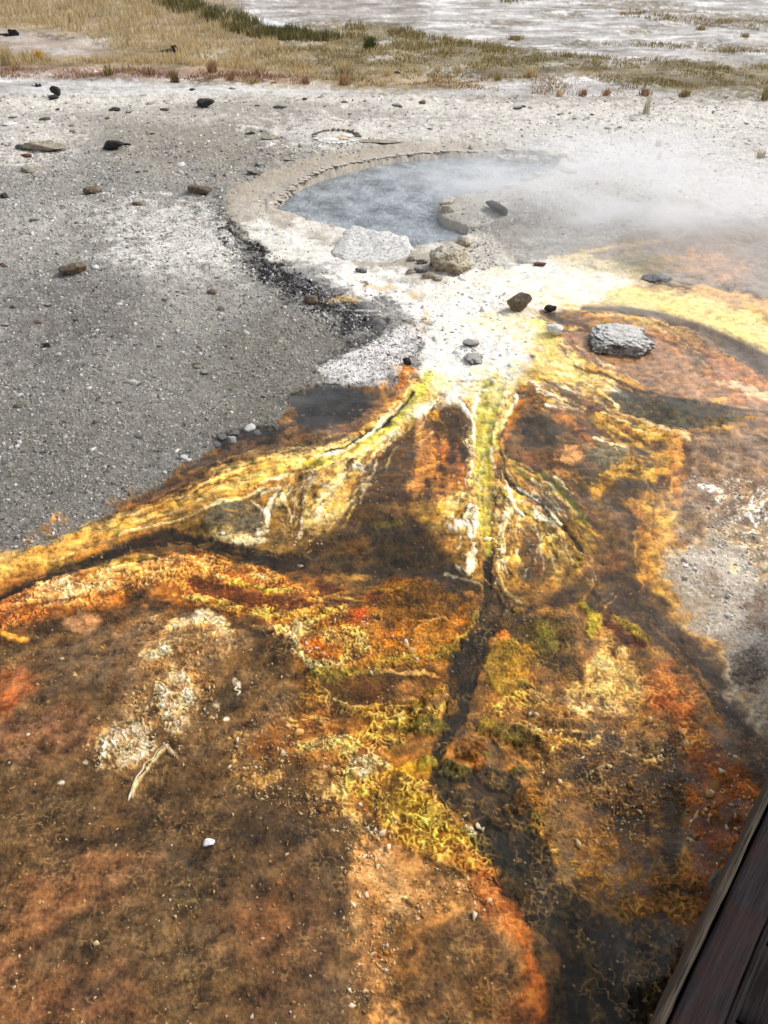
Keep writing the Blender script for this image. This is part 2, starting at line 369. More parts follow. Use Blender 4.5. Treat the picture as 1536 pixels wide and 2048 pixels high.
# brown pool around the boulder and the braided channels right of it
P([(1115,668),(1150,655),(1190,650),(1290,640),(1400,680),(1480,720),(1700,800),(1700,900),(1450,806),(1380,796),(1290,775),(1230,750),(1180,718)], (164,128,102), 1, soft=8, rag=7, wet=.9, dh=-.004)
S([(1175,614,5),(1230,616,8),(1290,621,9),(1350,636,9),(1400,652,12),(1450,680,20),(1520,720,26),(1640,790,30)], (112,90,74), .95, soft=6, rag=4, wet=.9, dh=-.006)
S([(1350,634,3),(1410,655,6),(1460,685,12),(1530,722,14),(1640,780,20)], (78,66,56), .85, soft=6, rag=5, streak=.4)
S([(1090,624,8),(1130,638,8),(1180,646,6),(1210,640,3)], (116,96,78), .95, rag=4, wet=.9, dh=-.006)
S([(1120,648,3),(1190,650,4),(1250,637,4),(1330,634,5),(1400,648,5),(1470,680,4)], (186,130,48), .9, soft=3, rag=4, streak=.6, dh=.006)
S([(1200,664,3),(1290,650,5),(1350,660,6),(1400,680,6)], (222,170,88), .85, soft=6, rag=6, streak=.5)
S([(1320,670,7),(1360,700,9),(1400,730,9),(1450,770,8),(1520,800,6)], (206,142,84), .8, soft=10, rag=6, streak=.5, dh=.004)
E(1395,712,38,22,(92,84,54),.8,rot=30,soft=18,rag=8)
P([(1400,690),(1480,720),(1560,770),(1620,820),(1500,800),(1430,760)], (178,118,72), .8, soft=14, rag=10, brk=.2)
S([(1440,760,6),(1500,780,9),(1600,810,10)], (222,190,160), .8, soft=5, rag=7, brk=.4, dh=.004)
E(1275,745,70,20,(150,122,104),.6,rot=10,soft=20,rag=7)
S([(1180,740,4),(1240,765,4),(1300,785,3),(1400,800,3),(1536,822,3)], (60,46,34), .8, rag=3)
S([(970,770,20),(1060,745,22),(1140,760,20),(1210,785,18),(1280,820,14),(1330,845,8)], (216,184,92), .95, soft=10, rag=8, streak=.3, tone=.2)
S([(1050,745,8),(1130,765,8),(1200,790,9),(1260,815,6)], (186,144,52), .8, soft=6, rag=7, brk=.35)
S([(1190,735,5),(1250,760,5),(1290,780,5)], (204,150,50), .8, rag=4)
P([(1200,790),(1250,778),(1330,790),(1430,803),(1480,815),(1700,850),(1700,875),(1500,832),(1430,850),(1350,852),(1290,842),(1240,818)], (84,76,54), .95, soft=10, rag=6, wet=1, dh=-.008)
E(1340,825,70,16,(66,62,48),.7,rag=7)
E(1442,797,16,6,(206,160,70),.95,rag=3,dh=.01)
S([(1345,828,5),(1400,836,9),(1440,850,9),(1480,858,4)], (216,164,78), .95, soft=4, rag=5, streak=.4, dh=.012)
S([(1380,822,5),(1450,826,10),(1536,830,9),(1700,842,9)], (208,146,44), .95, soft=4, rag=5, streak=.4, dh=.012)
# right-hand mauve-brown flats
P([(1360,880),(1400,862),(1536,855),(2100,870),(2100,1200),(1536,1120),(1440,1060),(1350,1010),(1370,940)], (146,122,106), 1, soft=12, rag=10, wet=.55, grit=.1)
S([(1400,900,6),(1460,890,10),(1560,900,12)], (92,74,62), .6, soft=12, rag=8)
E(1450,950,70,30,(142,120,106),.6,soft=30,rag=12)
P([(1300,1010),(1400,1000),(1480,1020),(1640,1080),(1640,1250),(1500,1230),(1440,1150),(1360,1090)], (152,132,116), .9, soft=30, rag=18)

# ---- middle: brown islands
P([(1075,790),(1140,765),(1210,795),(1290,850),(1350,870),(1380,900),(1360,960),(1300,980),(1290,1070),(1330,1200),(1190,1190),(1150,1100),(1100,1000),(1030,950),(1005,890),(1030,830)], (108,82,54), .85, soft=22, rag=12, wet=.8, tone=.3)
E(1068,866,42,32,(70,62,54),.9,soft=10,rag=9); E(1120,820,30,14,(118,96,80),.7,rag=8)
S([(1120,830,8),(1150,850,9),(1170,870,8)], (180,116,62), .75, soft=8, rag=8, brk=.3)
E(1135,915,26,17,(216,158,104),.9,soft=10,rag=8,brk=.15,scal=.4); E(1118,945,24,12,(196,140,88),.7,rag=7,brk=.3); E(1050,925,40,16,(130,76,46),.7,soft=20,rag=8)
E(1222,912,46,26,(122,114,98),.95,soft=12,rag=9,scal=.4,dh=.008); E(1200,955,26,16,(88,80,66),.8,rag=8)
E(1170,810,22,14,(150,104,72),.6,rag=7); E(1190,820,16,14,(74,58,54),.8,rag=5)
S([(1190,840,10),(1240,860,20),(1300,860,26),(1345,880,20),(1345,920,20),(1290,935,26),(1230,940,14),(1190,990,10)], (170,132,62), .95, soft=10, rag=10, brk=.18, worm=.3, dh=.006, tone=.35)
S([(1240,860,10),(1280,900,14),(1270,940,10)], (62,48,28), .7, soft=10, rag=10, brk=.5)
S([(1290,845,4),(1340,856,8),(1372,868,10)], (228,198,158), .9, soft=6, rag=5, dh=.01)
S([(1350,870,9),(1355,905,9),(1340,940,8)], (200,132,66), .8, soft=6, rag=7, brk=.3)
S([(1215,968,8),(1270,975,12),(1320,965,12)], (66,50,30), .7, soft=9, rag=8, brk=.4)
S([(1285,985,14),(1310,1040,30),(1320,1100,38),(1320,1160,34),(1350,1215,24),(1430,1290,14),(1480,1350,12),(1530,1430,12)], (190,148,84), .97, soft=26, rag=12, tone=.2)
S([(1265,1000,12),(1290,1060,20),(1290,1150,16)], (176,118,46), .7, soft=20, rag=12, brk=.25)
E(1222,1130,22,18,(150,84,34),.8,soft=12,rag=8)
E(1235,1180,50,30,(58,46,30),.8,soft=20,rag=10); E(1220,1010,26,18,(76,62,44),.7,rag=8)
S([(1370,1000,10),(1390,1050,14),(1420,1090,8)], (86,72,56), .7, soft=18, rag=8)
P([(1375,1090),(1430,1070),(1480,1100),(1536,1140),(2100,1300),(2100,1700),(1600,1500),(1536,1440),(1500,1390),(1430,1290),(1350,1220),(1345,1150)], (190,172,152), 1, soft=40, rag=20, wet=.15, grit=.05, scal=.3)
for e in ((1400,1150,30,16),(1440,1230,34,26),(1400,1200,14,12),(1470,1180,14,20),(1500,1250,20,14),(1430,1100,22,10),(1490,1150,16,10)):
    E(*e, (138,122,98), .8, soft=14, rag=14, brk=.25)
E(1505,1170,40,60,(150,116,96),.85,soft=30,rag=16,brk=.2); E(1520,1260,20,40,(134,112,94),.6,soft=16,rag=12)
E(1400,1120,30,14,(196,150,112),.4,rag=8)
E(1500,1335,40,46,(116,112,108),.85,soft=12,rag=10,scal=.8,grit=.6); S([(1470,1300,6),(1462,1340,6),(1480,1375,6)], (196,194,190), .8, rag=4)
S([(1536,1300,30),(1640,1400,60)], (160,140,110), .6, soft=30, rag=14)
WCON = np.exp(-((fbm(X/.07, Y/.055, 4, 31, .6))/.05)**2)  # white crinkles: glare on the water, with some crust, painted as lines
for pts, al in (([(1400,970),(1440,960),(1536,960),(1640,980),(1640,1150),(1510,1110),(1440,1100),(1420,1040)], .95), ([(1380,1100),(1536,1150),(1600,1300),(1480,1330),(1400,1230)], .7)):
    s_, a_ = mask('p', pts, 20, 16, 6, .25); comp((s_, a_*WCON[s_]), (238,232,226), al, dh=.004)
for q in ([(1512,968,1.6),(1500,990,1.8),(1505,1015,1.5),(1530,1010,1)],[(1505,1030,1.5),(1506,1055,2),(1480,1070,2.5),(1490,1090,2.5),(1450,1085,2)],[(1416,1012,2),(1440,1020,2)],[(1400,965,1.5),(1430,975,2),(1425,990,1.5)],[(1440,1150,2),(1455,1180,3),(1450,1220,4),(1480,1240,4),(1510,1270,5),(1536,1290,5)]):
    S(q, (242,238,234), .95, soft=2, rag=5, warp=9, brk=.45, dh=.004)  # single crinkles of the same painted glare and crust

# ---- centre: left yellow arm
S([(870,775,26),(810,820,28),(740,870,28),(660,905,26),(560,930,30),(450,962,28),(340,1008,22),(210,1052,18),(60,1115,22),(-100,1165,28)], (220,180,100), .97, soft=12, rag=7, streak=.4, wet=.7, dh=.008, tone=.2)
S([(700,905,18),(600,930,22),(520,945,22),(430,975,18),(340,1015,12)], (230,196,104), .95, soft=10, rag=6, streak=.4)
S([(230,1050,9),(150,1080,10),(60,1120,12),(-60,1150,12)], (214,164,84), .8, soft=10, rag=7, streak=.5)
S([(430,950,5),(360,985,6),(290,1030,7),(190,1070,7)], (120,84,40), .7, soft=6, rag=7, brk=.35)
S([(860,750,14),(820,800,15),(770,850,14),(720,885,13),(660,910,10),(610,930,8)], (196,184,58), .95, soft=9, rag=4, streak=.5, wet=1, dh=-.006)
S([(860,760,20),(830,790,14)], (214,206,90), .7, soft=12, rag=5)
S([(820,740,8),(805,760,8),(790,780,9)], (190,110,44), .9, soft=6, rag=6, brk=.2, worm=.6)
S([(830,780,3),(800,815,3),(770,845,4),(725,868,4),(690,890,3)], (62,48,32), .9, soft=2, rag=2)
S([(800,790,6),(770,820,7),(730,845,7)], (206,140,66), .8, soft=5, rag=6, streak=.5)
S([(712,880,2),(690,896,3),(660,905,3),(635,908,2)], (236,228,208), .95, soft=2, rag=1.5, dh=.006)
P([(815,835),(770,870),(745,905),(725,945),(705,985),(690,1020),(660,1055),(615,1060),(590,1020),(600,980),(640,930),(720,890)], (236,208,138), .95, soft=14, rag=7, streak=.3, wet=.7, tone=.1)
S([(790,850,5),(750,885,7),(715,910,8),(680,950,8),(650,1000,10),(640,1035,12)], (240,232,206), .85, soft=8, rag=5, streak=.4)
S([(760,880,3),(735,915,4),(715,950,4),(700,990,5),(680,1020,4)], (196,142,44), .85, soft=5, rag=4, brk=.2)
# lower left of the fan: dark pool with grey rock crust
P([(330,1030),(400,1000),(470,985),(540,975),(600,950),(640,930),(600,1000),(590,1060),(620,1090),(600,1130),(500,1120),(400,1085),(340,1065)], (136,106,52), .9, soft=20, rag=10, wet=.9, dh=-.006, tone=.25)
E(360,1032,40,20,(66,52,34),.8,soft=16,rag=8)
P([(400,1048),(430,1015),(480,1000),(520,1008),(536,1040),(510,1068),(440,1070)], (112,102,86), .95, soft=6, rag=6, scal=.5, dh=.012)
S([(505,1002,4),(530,1020,6),(533,1045,6),(515,1065,6)], (206,200,186), .9, soft=4, rag=4, dh=.008)
E(450,1075,50,14,(188,158,98),.85,soft=14,rag=8); E(500,1078,32,9,(206,202,190),.9,rag=7,brk=.3,dh=.008)
S([(470,985,3),(520,978,4),(560,972,3)], (196,120,40), .85, rag=3)
for q in ([(540,960,4),(575,947,4)],[(525,985,3),(555,970,4)],[(615,955,5),(625,945,4)],[(565,985,3),(573,1010,3),(580,1040,3)],[(600,1030,3),(604,1055,3),(598,1075,3)],[(640,965,4),(655,968,3)]):
    S(q, (240,232,214), .95, soft=2, rag=2, dh=.008)
S([(600,965,6),(600,1010,8),(595,1050,6)], (84,64,34), .8, soft=6, rag=7, brk=.3)
S([(575,990,5),(572,1030,6)], (190,146,58), .8, rag=5, brk=.2)
S([(700,925,6),(725,935,12),(735,925,6)], (214,208,198), .9, soft=4, rag=6, brk=.25, dh=.012)
# dark band through it
S([(-60,1230,14),(0,1195,13),(80,1160,12),(160,1130,12),(250,1092,15),(330,1072,18),(400,1085,16),(470,1108,16),(560,1118,16),(630,1130,14)], (56,46,38), .97, soft=8, rag=6, wet=1, dh=-.008)
S([(300,1062,8),(380,1060,8)], (104,76,40), .7, soft=10, rag=6)
# brown island A with orange veins
P([(728,925),(760,888),(815,845),(860,822),(905,812),(938,830),(948,870),(945,920),(920,970),(880,1000),(830,1015),(760,1035),(705,1015),(690,985)], (94,70,46), .95, soft=14, rag=10, wet=.85, tone=.3)
S([(835,840,12),(845,880,18),(850,930,22),(830,965,16)], (196,134,66), .9, soft=12, rag=9, brk=.2, worm=.4)
S([(880,890,12),(920,935,16),(915,965,14),(870,1000,10)], (178,104,36), .9, soft=10, rag=9, brk=.2, worm=.4)
S([(860,830,4),(890,850,6),(885,880,5)], (204,148,50), .8, rag=6, brk=.2)
E(770,930,24,14,(98,80,50),.7,rag=8); E(830,990,40,14,(72,52,42),.7,rag=8); E(915,905,20,22,(58,44,30),.8,rag=8)
E(905,845,30,18,(84,62,40),.8,rag=6)
# rims of the white apron breaking into the mat
S([(905,795,3),(930,815,4),(946,850,4),(948,885,3)], (232,228,216), .95, soft=2, rag=2.5, dh=.008)
S([(760,862,2),(790,838,3),(830,828,4),(870,806,4)], (226,206,150), .9, soft=3, rag=3)
# green main channel
S([(985,780,46),(975,830,34),(966,890,26),(966,950,26),(972,1010,30),(980,1060,26)], (224,196,118), .95, soft=12, rag=7, streak=.25, wet=.7, tone=.2)
S([(990,770,26),(975,820,20),(966,880,16),(965,940,17),(970,1000,18),(974,1050,14),(982,1100,12)], (176,170,66), .97, soft=8, rag=4, streak=.45, wet=1, dh=-.01)
S([(995,770,20),(980,810,10)], (198,188,70), .7, soft=12, rag=6)
S([(962,860,5),(960,920,5),(964,980,5)], (206,204,104), .5, soft=6, rag=3, streak=.6)
S([(1010,800,16),(1020,830,10),(1000,860,8)], (228,196,120), .9, soft=6, rag=6); S([(1035,790,3),(1030,810,4),(1005,840,3),(1000,858,3)], (238,234,222), .9, soft=2, rag=2, dh=.006)
S([(1040,805,8),(1020,850,7),(1005,880,6),(1000,910,5)], (178,112,36), .9, soft=5, rag=5, brk=.2)
S([(1010,900,3),(1002,930,4),(1012,965,4),(1060,995,6),(1110,1035,6),(1145,1075,6)], (58,46,30), .95, soft=3, rag=3, wet=1, dh=-.008)
S([(1020,920,5),(1040,950,7),(1090,975,7),(1140,1010,7),(1175,1060,6)], (156,140,50), .9, soft=5, rag=4, streak=.3)
S([(1085,955,4),(1110,975,4),(1150,1010,4),(1180,1045,4)], (96,96,30), .8, soft=4, rag=3)
# lower fan
P([(930,965),(965,950),(1000,955),(1050,1010),(1110,1050),(1170,1070),(1190,1110),(1160,1160),(1110,1190),(1060,1215),(1010,1190),(985,1140),(965,1195),(925,1140),(880,1085),(830,1030),(815,1012),(870,995)], (164,126,62), .92, soft=26, rag=14, wet=.8, dh=.004, tone=.35)
P([(870,1000),(960,960),(990,990),(985,1050),(960,1080),(900,1050)], (226,196,116), .92, soft=16, rag=12, streak=.2)
P([(1000,960),(1060,1000),(1110,1050),(1090,1070),(1030,1050),(1000,1010)], (218,186,104), .85, soft=16, rag=10, streak=.3)
P([(955,1005),(962,1030),(958,1060),(945,1080),(935,1070),(930,1055),(910,1060),(905,1050),(930,1035),(940,1015)], (244,240,234), .97, soft=4, rag=5, dh=.012)
S([(950,1090,6),(945,1120,7),(938,1145,5),(915,1130,3)], (238,226,204), .95, soft=4, rag=4, dh=.01)
S([(905,1010,5),(870,1020,7),(850,1030,6)], (206,160,58), .8, rag=6, brk=.2); E(925,1020,16,5,(160,104,40),.9,rag=3)
S([(985,1100,7),(978,1140,8),(976,1170,9),(990,1210,20)], (36,34,22), .97, soft=4, rag=3, wet=1, dh=-.01)
S([(1005,970,3),(1020,1010,7),(1010,1040,8),(1004,1070,6),(1008,1100,6)], (232,220,188), .9, soft=3, rag=4, brk=.1, dh=.008)
S([(1000,990,2),(1030,1000,2),(1060,1010,2),(1080,1035,3),(1115,1048,3)], (244,240,226), .95, soft=2, rag=2, dh=.008)
S([(1040,1045,3),(1030,1065,4),(1040,1090,4)], (210,160,90), .9, soft=2, rag=2)
P([(1045,1060),(1075,1050),(1105,1060),(1095,1085),(1080,1105),(1110,1140),(1090,1165),(1055,1160),(1035,1120)], (112,82,48), .95, soft=8, rag=6, dh=-.004)
S([(1085,1095,4),(1100,1080,6),(1122,1068,7)], (222,188,112), .95, soft=3, rag=2, dh=.012)
S([(1060,1165,16),(1100,1180,14),(1060,1205,10)], (160,116,56), .8, soft=10, rag=7)
S([(1015,1120,9),(1035,1120,8)], (216,176,90), .9, rag=4, dh=.01); E(1028,1165,14,9,(190,146,66),.9,rag=4,dh=.008); E(1065,1160,20,18,(84,62,40),.8,rag=7)
S([(995,1130,3),(1005,1165,3),(1020,1190,3),(1050,1215,3)], (228,190,120), .85, soft=2, rag=2, dh=.006)
S([(1110,1095,4),(1140,1115,4),(1165,1150,3),(1185,1165,3)], (206,178,112), .8, soft=3, rag=3)
S([(1180,1075,6),(1165,1110,6),(1150,1135,7)], (144,136,44), .85, soft=6, rag=5, brk=.15)
S([(1155,1155,3),(1185,1175,4),(1205,1200,4)], (120,118,44), .9, soft=3, rag=2, dh=.006)
# dark pool left of the channel
P([(620,1080),(660,1050),(700,1030),(760,1035),(830,1020),(860,1050),(900,1100),(930,1150),(968,1200),(962,1225),(920,1180),(870,1158),(820,1150),(760,1150),(740,1170),(700,1160),(640,1140)], (66,54,36), .9, soft=30, rag=12, warp=12, wet=1, dh=-.008, tone=.3)
P([(650,1040),(700,1020),(790,1030),(830,1060),(740,1080),(660,1075)], (86,66,42), .8, soft=18, rag=8)
S([(745,1045,4),(775,1045,6),(800,1040,4)], (118,112,44), .8, soft=4, rag=4, dh=.01)
P([(610,1090),(680,1085),(760,1065),(800,1070),(720,1120),(650,1130)], (92,72,40), .7, soft=12, rag=8, scal=.8)
S([(820,1155,2),(850,1152,3),(890,1165,2),(930,1190,2)], (120,116,104), .8, soft=2, rag=2)

# ---- big orange mats
OM = [(-700,1300),(-100,1230),(0,1205),(100,1165),(200,1140),(320,1112),(400,1100),(470,1125),(540,1140),(590,1165),(640,1180),(660,1210),(700,1230),(650,1260),(560,1245),(480,1225),(400,1205),(320,1185),(260,1185),(225,1210),(140,1215),(60,1235),(0,1270),(-200,1350),(-700,1420)]
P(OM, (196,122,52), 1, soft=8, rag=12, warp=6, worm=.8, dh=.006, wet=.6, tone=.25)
E(140,1180,60,16,(236,186,138),.9,rot=-12,soft=20,rag=10); E(310,1135,60,14,(226,158,96),.8,rot=-8,soft=16,rag=10); E(380,1120,70,14,(206,116,44),.8,soft=16,rag=8)
S([(60,1140,7),(150,1125,7),(240,1125,10),(300,1112,6)], (140,124,40), .85, soft=7, rag=7, brk=.2, worm=.4)
E(30,1205,50,14,(176,84,44),.6,rot=-20,rag=8); E(0,1230,30,20,(190,96,46),.7,rag=8)
P([(380,1160),(460,1170),(540,1180),(600,1190),(640,1210),(560,1225),(470,1210),(400,1190)], (98,50,24), .9, soft=8, rag=9, brk=.25, worm=.3, dh=-.006)
S([(470,1165,7),(520,1178,7),(580,1180,6)], (196,160,48), .9, soft=4, rag=7, worm=.9, dh=.008)
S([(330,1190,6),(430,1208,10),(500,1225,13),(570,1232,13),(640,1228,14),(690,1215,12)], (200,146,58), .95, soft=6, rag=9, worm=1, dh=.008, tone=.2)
S([(480,1245,8),(560,1262,10),(640,1262,14)], (196,156,96), .85, soft=7, rag=11, brk=.25, worm=.9)
P([(640,1160),(690,1175),(700,1200),(660,1200),(640,1180)], (96,50,30), .8, soft=8, rag=7, scal=.8)
E(600,1105,26,10,(80,64,34),.7); S([(660,1150,5),(710,1155,9),(735,1145,6)], (200,150,70), .8, soft=6, rag=6, streak=.2)
CM = [(590,1300),(640,1250),(700,1215),(740,1170),(790,1150),(850,1152),(910,1175),(960,1210),(972,1235),(945,1270),(915,1310),(850,1330),(780,1325),(700,1335),(640,1345),(600,1330)]
P(CM, (164,104,38), 1, soft=6, rag=7, wet=.7, scal=1, dh=.006, tone=.25)
P([(740,1165),(800,1150),(900,1170),(955,1215),(880,1240),(790,1230),(740,1200)], (104,74,32), .85, soft=22, rag=9)
E(722,1225,22,20,(164,62,22),.85,soft=14,rag=8); E(745,1190,26,14,(108,50,22),.8,rag=8)
E(800,1285,60,24,(196,128,46),.8,soft=24,rag=10); E(640,1290,36,18,(206,112,34),.9,soft=12,rag=9); E(780,1260,30,16,(200,120,30),.7,rag=8)
S([(592,1250,9),(590,1290,10),(620,1325,11),(680,1330,9)], (226,190,140), .85, soft=6, rag=10, brk=.25, worm=1, dh=.006)
S([(660,1275,20),(720,1280,22),(700,1310,16)], (214,158,78), .8, soft=10, rag=10, brk=.2, worm=1)
S([(760,1320,6),(810,1310,6),(870,1310,7),(910,1290,7),(945,1250,8),(965,1220,7)], (188,156,56), .8, soft=6, rag=7, worm=.6, dh=.005)
S([(905,1300,16),(925,1290,12)], (150,120,36), .95, soft=4, rag=3, dh=.015)
# strip below with the round brown hollow
P([(560,1340),(640,1340),(760,1335),(870,1330),(880,1370),(860,1410),(780,1430),(700,1425),(640,1400),(600,1370)], (112,78,36), 1, soft=10, rag=9, scal=.6, tone=.25)
S([(640,1345,14),(700,1340,8),(760,1335,8)], (134,120,40), .85, soft=8, rag=9, worm=.7)
S([(630,1375,12),(660,1400,12),(720,1420,10),(800,1420,10)], (136,104,38), .9, soft=8, rag=9, worm=.9, dh=.006)
E(830,1380,30,16,(176,118,66),.6,soft=14,rag=9); E(745,1375,44,20,(104,60,28),.7,soft=16,rag=7)
S([(760,1325,3),(800,1340,3),(850,1340,3),(880,1350,3)], (216,168,104), .8, soft=2, rag=4)
P([(500,1420),(600,1390),(700,1430),(760,1450),(700,1480),(600,1480),(520,1520),(440,1500)], (142,88,34), .85, soft=30, rag=14, worm=.5)
E(560,1400,60,30,(104,80,38),.7,soft=26,rag=10)
# lumpy gold belt down the middle
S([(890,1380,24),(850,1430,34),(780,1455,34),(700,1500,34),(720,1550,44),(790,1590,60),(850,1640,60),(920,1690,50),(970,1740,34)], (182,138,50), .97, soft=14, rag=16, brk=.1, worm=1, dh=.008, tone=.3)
S([(610,1490,16),(680,1480,20),(740,1520,22)], (216,174,96), .9, soft=10, rag=12, brk=.25, worm=1, dh=.006)
E(735,1525,34,22,(232,204,154),.85,soft=12,rag=11,brk=.15,worm=1)
S([(620,1540,24),(680,1600,30),(720,1650,24)], (190,152,88), .85, soft=14, rag=16, brk=.5, worm=.9)
E(780,1600,50,30,(150,124,34),.85,soft=18,rag=11); E(830,1530,44,24,(190,150,34),.85,soft=14,rag=10); E(760,1590,30,14,(112,92,30),.8,rag=8)
E(830,1440,56,24,(128,112,34),.85,soft=14,rag=8,dh=.006); E(745,1490,26,16,(170,96,24),.7,rag=8)
S([(840,1610,20),(880,1650,22),(920,1680,14)], (196,152,40), .85, soft=10, rag=9, worm=1)
E(980,1690,34,30,(84,80,28),.9,soft=16,rag=8); S([(900,1700,20),(960,1740,20),(1000,1760,10)], (170,112,38), .8, soft=12, rag=9, worm=1.1)
S([(480,1500,10),(460,1540,9),(500,1560,12),(560,1545,12)], (190,146,76), .8, soft=9, rag=12, brk=.55, worm=.6)
E(620,1600,50,24,(84,64,46),.5,soft=20,rag=10)
# bottom tongue
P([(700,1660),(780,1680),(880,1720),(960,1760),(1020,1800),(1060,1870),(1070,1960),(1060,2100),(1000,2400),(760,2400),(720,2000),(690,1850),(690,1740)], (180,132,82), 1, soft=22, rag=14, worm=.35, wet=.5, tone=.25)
E(790,1760,70,50,(204,160,112),.75,soft=40,rag=16); E(740,1900,30,80,(176,120,66),.7,soft=26,rag=14)
P([(860,1810),(940,1810),(1010,1850),(1020,1930),(980,2000),(900,2060),(820,2060),(770,1980),(800,1880)], (92,70,48), .75, soft=44, rag=24, warp=18, brk=.1, tone=.3); E(890,1900,40,24,(116,92,60),.7,soft=20,rag=12)
S([(960,1765,18),(1010,1810,26),(1040,1870,32),(1060,1940,32),(1060,2020,40),(1030,2120,60)], (182,104,46), .92, soft=24, rag=14, brk=.05, tone=.25)
E(720,1960,26,60,(96,72,50),.6,soft=24,rag=14)
# ---- lower left flats
P([(-700,1250),(0,1260),(100,1235),(220,1225),(300,1195),(450,1235),(560,1280),(600,1350),(560,1420),(500,1500),(420,1560),(-700,1600)], (118,92,64), .9, soft=26, rag=14, tone=.2)
S([(80,1250,20),(200,1240,24),(280,1205,20),(400,1225,14),(520,1270,14),(560,1320,20)], (60,46,32), .8, soft=20, rag=12, brk=.15)
E(270,1175,40,22,(60,48,32),.8,rot=-10,soft=12,rag=10,brk=.3,worm=.8)
P([(280,1290),(350,1245),(440,1240),(475,1270),(470,1310),(410,1350),(360,1390),(320,1360)], (150,122,92), .85, soft=16, rag=12)
E(385,1282,34,20,(134,114,78),.9,soft=8,rag=5,dh=-.004)
S([(320,1270,4),(350,1250,8),(400,1245,8),(420,1268,8),(455,1262,6),(470,1270,4)], (226,172,104), .9, soft=4, rag=8, brk=.2, worm=1, dh=.006)
E(160,1245,44,20,(186,138,102),.8,soft=12,rag=12,brk=.35); S([(0,1265,6),(25,1272,5),(50,1280,4)], (216,146,56), .9, soft=3, rag=4, dh=.006)
E(230,1340,110,60,(116,92,72),.6,soft=40,rag=18); E(90,1380,120,70,(96,76,58),.6,soft=50,rag=20)
E(0,1400,40,40,(168,98,56),.9,soft=24,rag=12); E(50,1360,60,24,(132,88,48),.6,soft=24,rag=14)
E(60,1470,60,40,(128,88,64),.7,soft=30,rag=16); E(50,1230,50,14,(168,96,46),.5,rag=8)
S([(332,1360,10),(325,1395,13),(335,1430,14),(350,1450,12)], (232,196,144), .92, soft=5, rag=11, brk=.2, worm=.9, dh=.012)
S([(325,1375,5),(333,1410,9),(348,1440,9)], (246,242,240), .95, soft=4, rag=7, brk=.2, worm=.5, dh=.014)
S([(370,1360,7),(400,1350,7)], (206,150,88), .7, soft=6, rag=9, brk=.35)
P([(200,1500),(240,1455),(290,1440),(300,1480),(290,1530),(240,1520)], (176,138,92), .9, soft=10, rag=12, brk=.25, worm=.9)
S([(195,1520,4),(215,1490,5),(245,1470,7),(265,1465,5)], (246,236,220), .95, soft=3, rag=6, brk=.15, worm=.5, dh=.012)
E(265,1520,26,16,(196,150,92),.8,soft=8,rag=9,worm=.9,dh=.008)
S([(258,1600,3),(264,1575,4),(285,1540,3),(305,1515,4),(330,1492,3)], (240,212,166), .97, soft=2, rag=2, warp=4, dh=.014)
S([(330,1492,1.5),(345,1505,2),(352,1515,2)], (226,206,180), .9, soft=1.5, rag=2)
S([(470,1365,3),(478,1375,4),(474,1388,4)], (242,224,206), .9, soft=2, rag=5, brk=.2); E(425,1410,8,5,(214,190,160),.9,brk=.3); E(448,1436,6,4,(240,238,236),.9,soft=2,rag=2)
E(118,1570,7,6,(240,238,236),.9,soft=2,rag=3); E(168,1525,6,5,(230,222,212),.9,soft=2,rag=4,brk=.2); E(100,1650,6,6,(206,170,120),.9,soft=2,rag=4); E(182,1635,12,10,(150,118,80),.8)
E(430,1400,60,34,(78,64,50),.6,soft=20,rag=10)
P([(-300,1600),(0,1560),(200,1560),(420,1600),(620,1640),(680,1700),(700,1900),(720,2400),(-300,2400)], (112,86,58), .95, soft=60, rag=20, tone=.15)
P([(-300,1860),(0,1830),(30,1800),(100,1770),(200,1700),(270,1680),(250,1740),(180,1800),(90,1850),(40,1930),(-100,1960)], (138,98,64), .8, soft=40, rag=16)
P([(-300,2000),(60,1990),(200,1970),(290,2000),(300,2100),(-300,2400)], (126,88,58), .75, soft=50, rag=18)
P([(460,1760),(540,1740),(620,1760),(640,1860),(560,1920),(470,1860)], (130,86,52), .7, soft=50, rag=20); E(560,1960,90,60,(112,78,52),.6,soft=50,rag=20)
S([(30,1780,6),(90,1755,10),(130,1720,6),(230,1670,7),(330,1640,6)], (58,44,30), .7, soft=10, rag=9)
S([(60,1890,7),(140,1850,9),(200,1810,8),(215,1760,6)], (72,56,40), .6, soft=14, rag=10)
P([(250,1680),(350,1660),(420,1700),(560,1760),(420,1830),(300,1800)], (86,74,54), .6, soft=40, rag=18)
S([(380,1700,3),(375,1725,4),(370,1745,3)], (56,54,52), .7, soft=4, rag=3)  # cast shadow of the white pebble, painted as a dark streak
E(560,1660,90,30,(62,48,34),.6,soft=30,rag=14); E(130,1620,70,40,(84,70,48),.5,soft=30,rag=14)
E(380,1540,80,40,(84,62,34),.5,soft=30,rag=12); E(600,1530,70,30,(70,52,34),.5,soft=24,rag=12)

